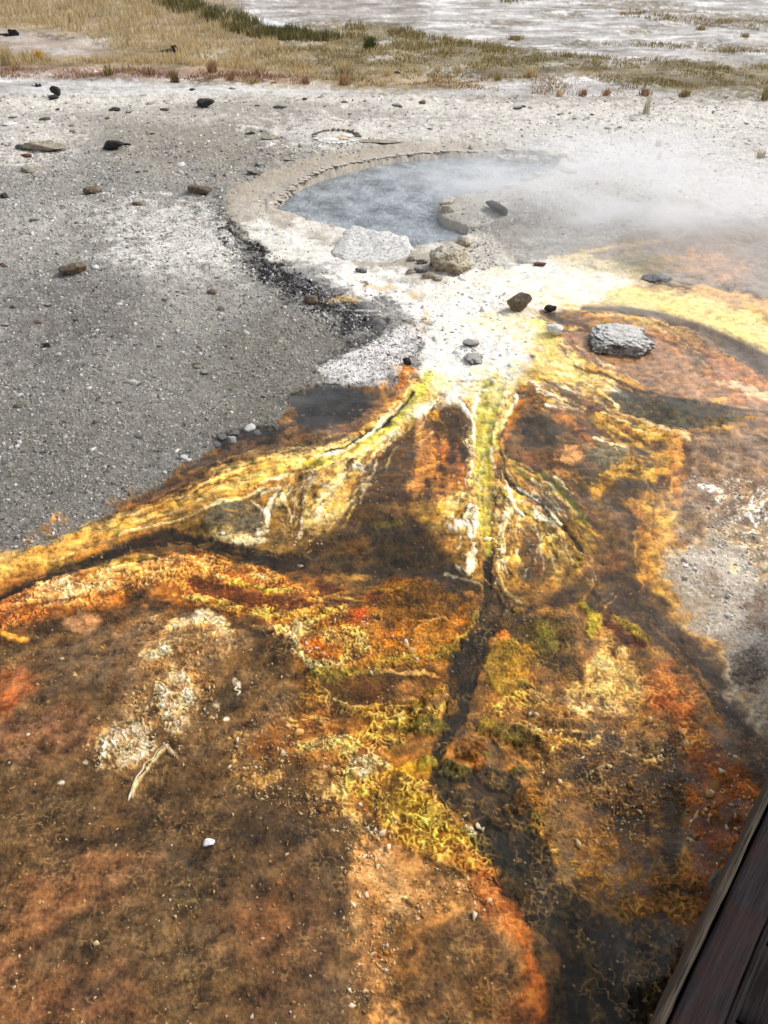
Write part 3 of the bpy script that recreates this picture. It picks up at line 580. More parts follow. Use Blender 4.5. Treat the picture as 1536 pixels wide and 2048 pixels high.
# ---- right bank mats
RM = [(985,1240),(1040,1210),(1100,1215),(1170,1205),(1240,1235),(1320,1290),(1400,1350),(1460,1430),(1510,1480),(1600,1560),(1600,1800),(1500,1900),(1400,2000),(1300,1880),(1200,1840),(1110,1790),(1060,1700),(1060,1600),(1010,1520),(950,1480),(930,1440),(960,1370)]
P(RM, (136,98,52), 1, soft=8, rag=10, warp=6, wet=.7, worm=.35, scal=.3, dh=.004, tone=.3)
P([(990,1250),(1050,1225),(1130,1240),(1160,1290),(1120,1340),(1040,1310)], (78,66,34), .85, soft=24, rag=12, scal=.8)
S([(1080,1240,8),(1110,1290,10),(1070,1290,9)], (118,116,40), .8, soft=10, rag=10, brk=.25)
P([(985,1290),(1030,1280),(1060,1330),(1050,1400),(1000,1400),(970,1370)], (142,116,36), .95, soft=10, rag=8, dh=.008); E(1050,1330,20,40,(186,134,42),.7,rot=20,rag=10)
E(1008,1277,16,12,(200,110,40),.95,soft=5,rag=4,dh=.01)
S([(1000,1420,24),(1060,1400,20),(1100,1400,20)], (196,148,62), .85, soft=14, rag=12, brk=.15, worm=1)
S([(970,1450,14),(1000,1460,14)], (124,108,34), .9, soft=8, rag=7)
E(1130,1340,46,30,(84,64,32),.7,soft=22,rag=12,scal=1)
P([(1160,1300),(1230,1290),(1290,1330),(1300,1390),(1240,1430),(1150,1420),(1130,1390),(1190,1360)], (218,172,104), .9, soft=34, rag=18, brk=.08, worm=.6, scal=.6)
E(1200,1325,20,10,(232,206,146),.8,rag=7); S([(1080,1390,10),(1150,1410,14),(1230,1420,14)], (224,178,132), .8, soft=12, rag=12, brk=.15, worm=.8)
S([(1165,1205,6),(1180,1225,12),(1190,1245,15),(1180,1270,10)], (160,144,44), .95, soft=5, rag=5, dh=.012)
S([(1232,1238,6),(1265,1255,11),(1290,1280,12)], (154,134,48), .9, soft=5, rag=5, dh=.008)
S([(1215,1240,6),(1260,1280,9),(1290,1290,6)], (84,44,38), .9, soft=5, rag=5)
P([(1270,1340),(1340,1320),(1400,1370),(1390,1430),(1330,1440),(1280,1400)], (178,110,56), .85, soft=26, rag=14, worm=.5)
E(1340,1425,50,24,(160,84,42),.85,soft=20,rag=12,rot=10)
P([(1320,1480),(1380,1440),(1430,1470),(1480,1530),(1536,1600),(1500,1700),(1420,1800),(1380,1760),(1370,1600)], (144,80,38), .95, soft=18, rag=12)
E(1400,1480,44,30,(182,122,64),.75,soft=20,rag=14,worm=.8); E(1460,1500,30,20,(96,58,38),.7)
P([(1110,1470),(1200,1450),(1290,1480),(1340,1520),(1330,1640),(1240,1660),(1150,1610),(1120,1540)], (84,66,52), .9, soft=26, rag=18, brk=.06, worm=.7)
S([(1040,1440,3),(1080,1470,4),(1120,1480,4),(1100,1500,4)], (216,160,78), .85, soft=3, rag=7, worm=1, dh=.006)
S([(1120,1480,6),(1180,1490,6),(1200,1470,5)], (206,160,84), .8, soft=5, rag=8, brk=.25, worm=1)
P([(1330,1480),(1366,1470),(1372,1560),(1368,1660),(1356,1760),(1300,1780),(1310,1680),(1330,1600)], (66,58,46), .85, soft=10, rag=6)  # strip where people block the light, painted into the mat colour
P([(1090,1560),(1150,1600),(1240,1650),(1230,1740),(1170,1790),(1100,1760),(1075,1680)], (134,98,58), .85, soft=20, rag=12)
P([(1236,1600),(1290,1600),(1300,1680),(1240,1740),(1232,1680)], (84,62,46), .8, soft=8, rag=8)  # second, shorter strip of that painted shade
E(1290,1720,50,60,(124,90,60),.8,soft=26,rag=14)
S([(1060,1560,6),(1080,1620,8),(1085,1680,8),(1130,1720,10),(1200,1770,12)], (166,120,38), .8, soft=8, rag=9, brk=.2, worm=.8)
P([(1250,1770),(1340,1770),(1400,1800),(1380,1900),(1330,1960),(1260,1880)], (128,92,50), .85, soft=20, rag=14, brk=.05, worm=.5)
S([(1430,1760,18),(1400,1850,14),(1450,1650,12)], (112,68,28), .6, soft=14, rag=10)
S([(1190,1150,12),(1220,1195,22),(1280,1225,24),(1340,1275,24),(1410,1340,24),(1455,1410,22),(1500,1480,22),(1560,1560,24)], (64,48,30), .88, soft=26, rag=9, wet=1, dh=-.006)
# central channel, dark water over dark mat
S([(978,1150,10),(992,1205,19),(975,1255,24),(945,1310,27),(925,1360,29),(915,1410,26),(893,1460,20),(872,1510,14),(880,1550,20),(930,1590,40),(990,1600,60),(1010,1670,50),(1060,1730,50)], (32,31,20), .96, soft=12, rag=7, wet=1, dh=-.012)
P([(1020,1700),(1110,1760),(1180,1800),(1260,1860),(1340,1960),(1420,2100),(1400,2400),(1060,2400),(1100,2000),(1070,1880),(1030,1790)], (30,29,18), .95, soft=44, rag=22, wet=1, dh=-.012)
P([(1300,1850),(1400,1900),(1500,2100),(1500,2400),(1300,2400),(1250,2000)], (38,34,22), .9, soft=30, rag=12, wet=1, dh=-.01)  # corner beside the boardwalk: its shade painted in with the dark water
S([(1190,1210,16),(1160,1180,12),(1050,1225,14),(1010,1215,16)], (50,42,27), .85, soft=14, rag=7, dh=-.005)
_k = sstep(-.1, .5, fbm(X/.07, Y/.11, 4, 91, .65)*1.6)*.6*(COL.mean(-1) < .035)*sstep(1450, 1600, PYC); COL[:] = COL*(1-_k[..., None])+lin((98,80,42))*_k[..., None]; HGT += _k*.006
for (x, y, rx, ry, c, r) in ((868,1385,22,10,(118,96,34),-30),(845,1405,16,10,(132,110,36),-30),(880,1400,24,14,(128,88,44),-10),(905,1415,14,14,(120,86,34),0),
        (860,1455,44,18,(100,92,30),0),(905,1540,26,12,(80,78,36),10),(850,1525,26,16,(140,122,34),0),(935,1500,22,16,(112,74,34),30),(1010,1470,50,16,(96,84,30),10),(925,1620,20,7,(140,112,38),20),
        (960,1600,14,6,(110,84,40),0),(990,1560,30,14,(84,66,38),20),(1000,1640,24,8,(90,70,40),10),(1010,1610,10,5,(130,96,50),10),(960,1510,12,20,(128,78,34),0),(1040,1600,14,20,(92,64,34),0),(1040,1225,12,9,(126,88,36),0)):
    E(x, y, rx, ry, c, .92, rot=r, soft=5, rag=7, dh=.018, worm=.4)
for k in range(150):                         # torn scraps of mat drifting in the channel
    rr = _r.rand(4); x = 900+rr[0]*420; y = 1480+rr[1]*520
    if x > 1010+(y-1450)*.62 or x < 860+(y-1450)*.5: continue
    E(x, y, 4+9*rr[2], 2.5+4*rr[3], [(112,84,40),(92,88,36),(126,92,44)][k % 3], .8, rot=_r.rand()*90-30, soft=4, rag=6, dh=.008)


# ---- flow lines of the runoff
WH, CR, YE, GO, OR, DK, OL = (240,236,224), (236,218,166), (220,192,104), (190,142,62), (182,112,56), (60,47,32), (138,132,58)
threads([(870,775,26),(810,820,28),(740,870,30),(660,905,32),(560,930,38),(450,962,38),(340,1008,30),(210,1052,26),(60,1115,26)], 110, [CR,CR,YE,GO,DK,OR,CR,(176,168,62)], seed=1, dh=.004)
threads([(800,840,20),(750,885,34),(700,950,44),(650,1010,46),(600,1060,30)], 60, [WH,CR,CR,GO,YE,DK], seed=2, dh=.004)
threads([(640,935,20),(600,975,30),(585,1030,30),(600,1090,26)], 36, [WH,CR,DK,GO,OL,DK], seed=3, dh=.004)
threads([(990,775,44),(972,830,42),(964,900,36),(968,960,46),(980,1010,60),(990,1060,60)], 80, [WH,CR,GO,DK,OL,YE], seed=4, dh=.004)
threads([(1005,930,12),(1050,985,40),(1100,1030,50),(1140,1080,46),(1170,1150,30)], 64, [WH,CR,YE,DK,OL,GO], seed=5, dh=.004)
threads([(1010,960,14),(1015,1020,30),(1010,1080,30),(1005,1140,24),(1030,1190,20)], 30, [WH,CR,GO,DK,OR], seed=6, dh=.004)
threads([(940,980,20),(930,1030,50),(930,1080,40),(945,1150,22)], 34, [WH,WH,CR,GO,OR,DK], seed=7, dh=.004)
threads([(800,650,14),(850,700,30),(860,760,40),(900,800,50)], 10, [CR,YE,GO,(200,196,186)], seed=8)
threads([(930,560,60),(900,640,70),(920,720,90),(930,790,80)], 26, [(206,202,192),CR,(222,218,208),YE], w=(1.5, 4), seed=9, alpha=.6)
threads([(980,610,40),(1060,660,50),(1130,720,50),(1220,780,40),(1300,830,24)], 70, [WH,CR,GO,OR,DK,YE], seed=10, dh=.003)
threads([(1060,560,20),(1180,585,36),(1300,600,44),(1420,630,46),(1540,700,60)], 60, [CR,(232,222,140),(206,160,90),(214,176,120),CR], w=(1.5, 4), seed=11, alpha=.6)
threads([(1110,650,20),(1220,640,22),(1330,650,26),(1430,690,40),(1540,760,50)], 60, [DK,GO,OR,(84,72,60),(206,150,96),GO], seed=12, dh=.003)
threads([(1290,640,20),(1360,700,36),(1440,760,40),(1540,810,40)], 22, [OR,(206,150,104),(120,90,70),(222,190,160)], w=(1.2, 4), seed=13, alpha=.6)
threads([(1180,800,30),(1260,820,30),(1360,840,26),(1480,850,26),(1600,860,26)], 18, [GO,YE,DK,(100,88,70)], seed=14, dh=.003)
threads([(1010,790,20),(1060,780,30),(1120,800,30),(1180,850,30),(1250,900,40),(1330,940,30)], 22, [GO,OR,DK,(120,98,76)], seed=15, alpha=.7)
threads([(1400,880,30),(1480,890,50),(1600,900,60)], 14, [(100,82,70),(152,130,116)], w=(1.5, 4), seed=16, alpha=.5)
threads([(60,1165,12),(200,1118,16),(330,1078,18),(450,1105,20),(560,1122,20),(640,1140,20)], 20, [DK,(40,34,30),(120,92,46),GO], w=(1.2, 3), seed=17, alpha=.7)
threads([(0,1210,30),(120,1170,36),(260,1145,36),(380,1150,50),(500,1190,50),(620,1220,30)], 40, [(228,170,110),OR,GO,(110,56,28),(236,196,140)], seed=18, dh=.003, alpha=.7)
threads([(740,780,30),(680,850,26),(560,900,24),(400,945,20),(260,1005,16)], 22, [(44,40,42),(110,88,76),(70,60,58)], w=(1.5, 4), seed=19, alpha=.6)
threads([(640,560,20),(700,600,26),(780,625,30),(850,645,20)], 16, [(90,88,96),(232,230,230),(150,148,156)], w=(1, 3), seed=20, alpha=.7)

threads([(700,900,30),(620,960,60),(560,1030,70),(480,1080,60),(360,1100,40)], 40, [GO,OR,CR,DK,(150,118,56)], seed=21, alpha=.6)
threads([(840,820,20),(850,880,40),(860,940,50),(840,1000,40)], 34, [OR,GO,DK,(120,70,36),(206,150,84)], seed=22, alpha=.7)
threads([(930,820,14),(930,880,26),(935,940,30)], 20, [DK,OR,GO], seed=23, alpha=.7)
threads([(1030,840,20),(1060,900,40),(1110,960,50),(1180,1030,50),(1240,1120,40)], 40, [(84,64,40),GO,(150,112,60),DK], w=(1, 4), seed=24, alpha=.5)
threads([(1190,830,30),(1260,870,50),(1330,910,40),(1320,1000,40),(1320,1100,50),(1340,1200,40)], 60, [GO,(206,160,84),OR,(110,78,40),(214,176,104)], w=(1, 4), seed=25, alpha=.55)
threads([(980,1180,20),(960,1300,26),(920,1400,24),(870,1500,20)], 16, [(70,66,40),(30,28,18),(96,88,44)], w=(1, 3), seed=26, alpha=.5)
threads([(900,1560,30),(1000,1640,60),(1070,1740,60),(1160,1840,90),(1260,1960,120)], 60, [(96,84,44),(28,27,18),(74,70,38),(112,84,44)], w=(1, 4), seed=27, alpha=.5)
threads([(1200,1180,30),(1300,1240,30),(1400,1330,30),(1480,1440,30)], 24, [(90,66,40),(40,32,22),(150,112,60)], w=(1.2, 4), seed=28, alpha=.5)
S([(1020,566,8),(1130,580,16),(1240,592,20),(1340,606,20),(1420,624,20),(1500,658,22),(1620,720,26)], (240,226,158), .7, soft=18, rag=6, streak=.3)
P([(850,640),(960,600),(1060,640),(1066,700),(1060,735),(1030,765),(1005,800),(985,815),(950,790),(900,800),(862,790),(842,745),(856,690)], (246,244,242), .8, soft=22, rag=9, streak=.2)
P([(900,560),(1040,540),(1180,540),(1260,565),(1180,600),(1050,610),(920,620)], (246,243,238), .75, soft=24, rag=8)
E(885,640,22,60,(244,240,232),.7,rot=-20,soft=20); E(890,770,20,22,(240,226,166),.6)
threads([(870,790,20),(840,840,30),(800,870,30)], 24, [DK,WH,GO,CR], w=(.6, 1.8), seed=31)
threads([(640,920,30),(600,980,50),(560,1050,60),(520,1100,40)], 50, [DK,(90,66,34),WH,GO,(110,104,50)], w=(.6, 2), seed=32)
threads([(960,980,30),(980,1050,80),(1000,1120,90),(1010,1180,60)], 70, [DK,WH,GO,(96,72,38),OL,OR], w=(.6, 2), seed=33)
threads([(1060,960,30),(1110,1010,50),(1150,1080,60),(1190,1160,50)], 50, [DK,WH,GO,(96,72,38),OL,CR], w=(.6, 2), seed=34)
threads([(1080,750,30),(1150,790,50),(1230,840,60),(1310,880,50)], 50, [DK,WH,GO,(120,84,44),CR,OR], w=(.6, 2.2), seed=35)
threads([(560,1240,30),(680,1230,60),(800,1260,80),(920,1260,50)], 40, [DK,GO,(226,184,110),(110,60,26)], w=(.6, 2), seed=36, alpha=.7)
threads([(560,1420,40),(700,1440,50),(820,1440,50),(900,1400,30)], 40, [DK,GO,(226,184,110),(92,80,30)], w=(.6, 2), seed=37, alpha=.7)
threads([(1000,1400,40),(1120,1440,60),(1240,1480,70),(1350,1500,60)], 50, [DK,GO,(226,190,130),(110,70,36)], w=(.6, 2), seed=38, alpha=.7)
threads([(0,1420,60),(150,1480,80),(320,1560,80),(480,1600,80)], 50, [(70,52,34),(146,112,76),(60,46,32)], w=(1, 4), seed=39, alpha=.4)
threads([(-20,1800,60),(160,1740,90),(340,1680,90),(520,1640,60)], 40, [(70,52,34),(150,116,80),(60,46,32)], w=(1, 5), seed=40, alpha=.4)
threads([(40,2000,60),(240,1920,90),(460,1860,90),(640,1800,60)], 40, [(74,56,38),(156,120,84),(64,50,34)], w=(1, 5), seed=41, alpha=.4)
S([(400,985,24),(300,1030,26),(190,1075,24),(60,1130,24),(-100,1180,28)], (188,132,66), .6, soft=20, rag=10, brk=.12, streak=.4)
S([(560,935,12),(480,950,14),(420,975,10)], (204,156,78), .6, soft=12, rag=8, brk=.3, streak=.4)
S([(700,960,12),(660,1030,16),(630,1060,10)], (206,160,80), .6, soft=12, rag=8, brk=.25)
P([(1290,470),(1440,455),(2100,440),(2100,560),(1536,580),(1500,520),(1400,490)], (150,142,140), .7, soft=24, rag=8, wet=.9)  # more of the mauve sky sheen, painted over the shallows
E(1290,532,60,18,(140,134,114),.7,soft=20)
threads([(880,740,20),(850,790,26),(800,840,26),(750,885,26)], 40, [(246,244,240),(246,244,240),CR,(206,200,100)], w=(1, 3.5), seed=51, frac=(.2, .5))
threads([(960,760,60),(970,810,40),(968,880,30),(965,950,24)], 50, [(246,244,240),(246,244,240),CR,(206,200,100)], w=(1, 3.5), seed=52, frac=(.15, .4))
threads([(1040,720,40),(1100,750,40),(1180,790,30)], 40, [(246,244,240),CR,(226,200,120)], w=(1, 3.5), seed=53, frac=(.15, .4))
threads([(740,880,22),(650,915,30),(540,945,34),(430,980,32),(320,1025,28),(180,1070,24)], 46, [(88,62,34),(150,100,44),(70,52,32),(176,118,52)], w=(1.5, 5), seed=54, frac=(.1, .35), alpha=.8)
threads([(720,910,20),(670,970,34),(620,1040,40)], 20, [(88,62,34),(150,110,54),(70,52,32)], w=(1.5, 5), seed=55, frac=(.2, .5), alpha=.7)
threads([(1000,960,30),(1060,1020,60),(1110,1090,70),(1100,1170,50)], 34, [(96,70,40),(130,98,52),(66,52,34)], w=(2, 7), seed=56, frac=(.15, .4), alpha=.65)
threads([(930,970,24),(900,1020,50),(930,1100,40)], 20, [(96,70,40),(150,104,48)], w=(2, 6), seed=57, frac=(.2, .5), alpha=.6)
P([(270,1290),(300,1245),(400,1232),(480,1250),(500,1290),(440,1320),(420,1380),(400,1440),(320,1460),(310,1520),(220,1540),(190,1510),(230,1460),(300,1430),(320,1370),(280,1340)], (150,118,82), .6, soft=30, rag=14, worm=.6, brk=.12)
for q_ in ([(330,1350),(370,1350),(370,1450),(330,1460),(320,1400)], [(190,1530),(250,1450),(300,1460),(290,1510),(230,1530)], [(350,1260),(380,1235),(440,1240),(470,1270),(440,1275),(400,1255)], [(280,1305),(340,1295),(330,1320),(290,1325)]):
    P(q_, (236,214,176), .85, soft=14, rag=12, worm=1, brk=.25, warp=8)
for x_q, y_q, a_q, b_q, c_q in ((70,1480,110,50,(150,104,78)),(40,1820,110,60,(156,104,70)),(230,1740,100,50,(140,96,64)),(160,1340,130,50,(124,100,82)),(520,1840,130,70,(132,92,60)),(330,1900,150,60,(118,98,72)),(120,1990,160,60,(142,94,66)),(20,1390,60,50,(178,100,58)),(420,1640,90,40,(76,60,42)),(620,1760,60,90,(84,66,46)),(300,1620,120,40,(82,64,42))):
    E(x_q, y_q, a_q, b_q, c_q, .45, rot=-15, soft=50, rag=16, warp=14)
P([(1110,1050),(1170,1040),(1230,1090),(1240,1170),(1180,1210),(1110,1190),(1140,1130)], (118,88,50), .6, soft=44, rag=20, warp=16, tone=.3)
P([(1000,1160),(1060,1180),(1120,1200),(1080,1250),(1010,1230)], (112,84,48), .6, soft=36, rag=18, warp=14)
threads([(1150,1020,20),(1190,1080,40),(1210,1150,50),(1180,1210,40)], 40, [(96,90,40),GO,(70,54,34),(150,112,56),(110,84,48)], w=(1, 4), seed=61, frac=(.15, .4), alpha=.7)
threads([(1010,1190,20),(1070,1215,30),(1140,1210,30)], 16, [GO,(70,54,34),(150,112,56)], w=(1, 4), seed=62, alpha=.6)
P([(560,1080),(640,1050),(700,1020),(740,1040),(680,1100),(600,1120)], (112,84,46), .5, soft=36, rag=18, warp=14)
# ---- last: the open water of the channels, cut through the braids
S([(858,752,8),(822,800,11),(772,850,11),(725,882,11),(665,910,9),(615,928,6)], (176,166,56), .85, soft=8, rag=3, streak=.5, warp=3)
S([(866,748,6),(840,776,6)], (206,200,80), .7, soft=8)
S([(826,786,2.5),(800,816,3),(770,846,3.5),(726,868,3.5),(690,891,3),(650,903,2)], (52,40,28), .95, soft=2, rag=2)
S([(800,806,1.5),(760,848,2),(715,880,2.5),(690,898,3),(655,908,2.5),(630,911,1.5)], (240,232,212), .95, soft=1.5, rag=1.5, dh=.005)
S([(990,775,22),(975,820,18),(966,880,15),(965,940,16),(970,1000,16),(974,1050,12),(982,1100,9)], (162,158,52), .88, soft=8, rag=3, streak=.5, warp=3, dh=-.004)
S([(985,770,9),(972,830,6),(962,900,6),(962,960,6)], (196,190,82), .6, soft=8, rag=3, streak=.6)
S([(1008,880,1.5),(1000,915,2.5),(1010,955,3),(1050,990,4.5),(1105,1030,4),(1145,1075,4),(1165,1105,2)], (62,50,32), .9, soft=4, rag=4, dh=-.005)
S([(1035,975,1.5),(1070,1000,2),(1100,1022,2),(1125,1048,2.5)], (244,240,226), .95, soft=1.5, rag=1.5, dh=.005)
S([(1006,960,2),(1020,985,2.5),(1030,1010,2),(1048,1030,2)], (238,230,204), .9, soft=2, rag=2, dh=.005)
S([(1075,945,3),(1110,972,4),(1150,1012,4),(1178,1052,3)], (92,94,30), .85, soft=3, rag=3)
S([(920,800,3),(938,828,4.5),(948,860,3.5),(948,884,2)], (236,232,222), .95, soft=2, rag=2, dh=.006)
S([(1060,800,6),(1030,835,6),(1010,870,5),(1005,900,4)], (172,110,38), .8, soft=5, rag=5, streak=.4)
S([(1010,850,3),(1000,880,3)], (70,50,32), .8, soft=3)
P([(640,1085),(680,1050),(740,1040),(830,1030),(865,1060),(905,1110),(935,1155),(965,1205),(915,1180),(860,1150),(780,1140),(740,1160),(690,1130)], (58,49,33), .75, soft=44, rag=14, warp=12, wet=1, dh=-.004, tone=.3)
E(730,1110,30,18,(98,74,40),.6,soft=14,rag=8)
S([(742,800,20),(690,845,26),(600,880,26),(510,895,20),(430,925,18),(350,965,18),(270,1005,14),(190,1045,10)], (84,68,62), .9, soft=14, rag=6, wet=1, streak=.2)
P([(610,785),(650,772),(705,778),(740,795),(715,830),(650,850),(600,840)], (50,47,49), .95, soft=8, rag=6, wet=1)
P([(1352,1110),(1400,1075),(1470,1080),(1536,1120),(2100,1250),(2100,1650),(1620,1500),(1545,1450),(1505,1390),(1440,1300),(1375,1225)], (196,178,160), .8, soft=26, rag=16, brk=.12, warp=8, grit=.04, worm=.5)
P([(1380,1120),(1440,1090),(1500,1130),(1536,1180),(1536,1330),(1470,1300),(1410,1220)], (228,220,208), .7, soft=20, rag=14, brk=.3, warp=8, worm=.4)
E(1425,1190,26,30,(134,120,98),.7,soft=20,rag=12,brk=.2); E(1515,1210,24,50,(140,108,88),.7,soft=26,rag=14,brk=.2); E(1500,1330,34,34,(106,102,98),.75,soft=16,rag=10,grit=.5)
P([(1195,798),(1250,784),(1330,793),(1430,803),(1480,815),(1560,832),(1500,836),(1430,848),(1350,850),(1290,840),(1240,818)], (74,70,50), .92, soft=10, rag=5, wet=1)
S([(1175,615,4),(1230,617,6),(1290,622,7),(1350,637,7),(1400,652,9),(1450,680,14),(1520,720,18),(1640,790,22)], (92,74,58), .88, soft=6, rag=3, wet=1)
S([(1090,626,5),(1130,640,6),(1180,648,4)], (92,74,58), .85, rag=3)
S([(1200,745,2.5),(1240,765,3),(1300,785,2.5),(1400,800,2.5),(1536,824,2.5)], (56,44,32), .8, rag=2)
S([(1115,745,2),(1160,760,2.5),(1200,785,3),(1235,812,3.5)], (232,214,170), .85, soft=2, rag=3)
P([(750,905),(800,870),(825,870),(835,920),(800,960),(760,1000),(715,1000),(705,975)], (90,68,48), .6, soft=24, rag=12)
S([(850,880,10),(850,930,16),(890,970,12)], (188,124,58), .7, soft=16, rag=10, brk=.2)
S([(790,1010,12),(850,1020,14),(900,1060,10)], (140,104,52), .6, soft=20, rag=10)
E(700,1090,40,16,(132,92,44),.6,soft=20,rag=10,brk=.2); E(610,1130,60,14,(120,84,44),.5,soft=20,rag=10)
E(908,862,28,22,(78,58,42),.8,rag=8); E(1070,868,42,30,(66,58,52),.8,rag=9,soft=10)
E(380,1055,44,16,(58,48,34),.7,soft=16,rag=8)
S([(100,1150,8),(200,1118,10),(290,1085,12),(360,1073,12),(440,1095,11),(520,1112,12),(600,1122,14)], (50,42,36), .85, soft=10, rag=6, wet=1)
# ---- texture of the mats: curled ridges, scales, grit
_s = slice(int(np.searchsorted(ROWS, 190)), None)
x_, y_ = X[_s], Y[_s]
wx = fbm(x_/.05, y_/.05, 2, 41); wx *= .016/wx.std()*.5; wy = fbm(x_/.05, y_/.05, 2, 42); wy *= .016/wy.std()*.5
r1 = fbm((x_+wx)/.030, (y_+wy)/.024, 2, 43, .4); r1 /= r1.std()
f1, f2, idc = cells((x_+1.3*wx)/.033, (y_+1.3*wy)/.026, 4)
lace = np.exp(-((f2-f1)/.17)**2)
ridge = np.exp(-(r1/.30)**2); blob = sstep(.3, 1.1, r1)
sel = sstep(-.3, .3, fbm(x_/.14, y_/.12, 2, 44)*2)
tip = np.clip(np.maximum(lace*sel, ridge*(1-sel*.6))+.25*blob, 0, 1)
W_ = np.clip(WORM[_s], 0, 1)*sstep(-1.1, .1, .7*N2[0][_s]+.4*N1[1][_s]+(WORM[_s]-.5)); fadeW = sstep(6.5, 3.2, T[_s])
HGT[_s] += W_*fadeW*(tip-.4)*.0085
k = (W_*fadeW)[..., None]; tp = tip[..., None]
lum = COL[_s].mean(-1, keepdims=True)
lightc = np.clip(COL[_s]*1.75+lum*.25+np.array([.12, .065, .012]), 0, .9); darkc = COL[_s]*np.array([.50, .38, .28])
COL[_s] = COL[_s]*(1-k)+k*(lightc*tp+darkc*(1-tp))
# scales stretched across the flow
f1, f2, idc = cells((x_+wx*.6)/.017, (y_+wy*.6)/.010, 3)
edge = sstep(.02, .30, f2-f1); Sc = SCAL[_s]*sstep(7.5, 3.5, T[_s])
HGT[_s] += Sc*(edge-.5)*.0035
COL[_s] *= (1-Sc[..., None]*(.42*(1-edge)-.12*(idc-.5))[..., None])
# mottling everywhere
g1 = fbm(x_/.012, y_/.012, 3, 51, .7); g2 = fbm(x_/.06, y_/.05, 4, 52, .65)
g2 /= g2.std(); g1 /= g1.std()
wv = sstep(.3, .6, WET[_s])
COL[_s] *= np.clip(1+(.07+.04*wv)*g1*sstep(10, 2.5, T[_s])+(.07+.15*wv*sstep(6, 3.6, T[_s]))*g2, .3, 2)[..., None]
HGT[_s] += (.0006+.0004*GRIT[_s])*g1+.0009*g2*(HGT[_s] > -.1)
# hue shifts: mats are never one orange
hue = fbm(x_/.11, y_/.09, 4, 61, .6); hue /= hue.std(); wetm = sstep(.3, .6, WET[_s])*(.15+.85*sstep(5.6, 3.6, T[_s]))
wetm = wetm*(1-.45*sstep(1350, 1550, PYC[_s])*sstep(760, 600, PXC[_s]))
COL[_s] *= 1+(wetm*.13)[..., None]*hue[..., None]*np.array([.5, .1, -.7])
lum = COL[_s].mean(-1, keepdims=True); COL[_s] = np.clip(lum+(COL[_s]-lum)*(.93+.08*wetm[..., None]), .003, .95)*(.97+.06*wetm[..., None])
lum = COL[_s].mean(-1, keepdims=True); wt = (sstep(.3, .6, WET[_s])*sstep(7, 4.5, T[_s]))[..., None]
COL[_s] *= 1+wt*(np.clip((lum/.17)**.34, .58, 1.3)-1)
dk = sstep(.25, 1.1, fbm(x_/.21+3, y_/.15, 5, 65, .62)*2.6)*wt[..., 0]*.5; COL[_s] *= (1-.5*dk)[..., None]*np.array([1, .97, .9])
fl = np.exp(-(fbm(x_/.045, y_/.04, 3, 66)/.055)**2)*sstep(0, .6, fbm(x_/.16, y_/.14, 3, 67)*2)*wt[..., 0]*sstep(1150, 1300, PYC[_s])*sstep(3.4, 2.6, T[_s])
COL[_s] = COL[_s]*(1-.42*fl[..., None])+F((206,166,112))*.42*fl[..., None]; HGT[_s] += .0016*fl
# pale crumbs of sinter lodged in the runoff
f1, f2, idc = cells(x_/.022, y_/.022, 8)
COL[_s] *= 1+wetm[..., None]*np.array([.14, .09, -.10])
cr = (sstep(.15, .11, f1)*(idc > .86)*wetm*sstep(-.1, .5, fbm(x_/.3, y_/.3, 3, 9)+.1))*.75
COL[_s] = COL[_s]*(1-cr[..., None])+F((214,186,140))*cr[..., None]; HGT[_s] += cr*.003
# sinter flats: broken crust plates in relief
f1, f2, idc = cells(X/.06+.4*N3[0], Y/.05+.4*N3[1], 5)
pl = sstep(0, .14, f2-f1); G = GRIT
HGT += G*(pl-.5)*.004*(idc+.2)*(HGT > -.1)
COL *= (1+G*(.16*(idc-.5)-.10*(1-pl)))[..., None]
f1, f2, idc = cells(X/.017, Y/.014, 6)
COL *= (1+G*.55*(idc-.5)*sstep(16, 3, T))[..., None]; HGT += G*(idc-.5)*.003*(f2-f1 > .1)*(HGT > -.1)
f1, f2, idc = cells(X/.19, Y/.10, 15)
COL *= (1+G*.34*(idc-.5)*sstep(4, 10, T)*sstep(-.2, .4, N2[0]))[..., None]
COL = np.clip(COL, .004, .93)
# ------------------------------------------------------------------ materials
COLL = scene.collection
def link(o): COLL.objects.link(o); return o
def nodes(name):
    m = bpy.data.materials.new(name); m.use_nodes = True; nt = m.node_tree; nt.nodes.clear()
    def N(t, **k):
        n = nt.nodes.new('ShaderNode'+t)
        for a, v in k.items():
            if hasattr(n, a) and a not in ('Scale',): setattr(n, a, v)
            else: n.inputs[a.replace('_', ' ')].default_value = v
        return n
    return m, nt, N, nt.links.new
def math_n(N, L, op, a, b=None, c=None, clamp=False):
    n = N('Math', operation=op); n.use_clamp = clamp
    for i, v in enumerate((a, b, c)):
        if v is None: continue
        if isinstance(v, (int, float)): n.inputs[i].default_value = v
        else: L(v, n.inputs[i])
    return n.outputs[0]
def rgba(c): return tuple(lin(c))+(1,)

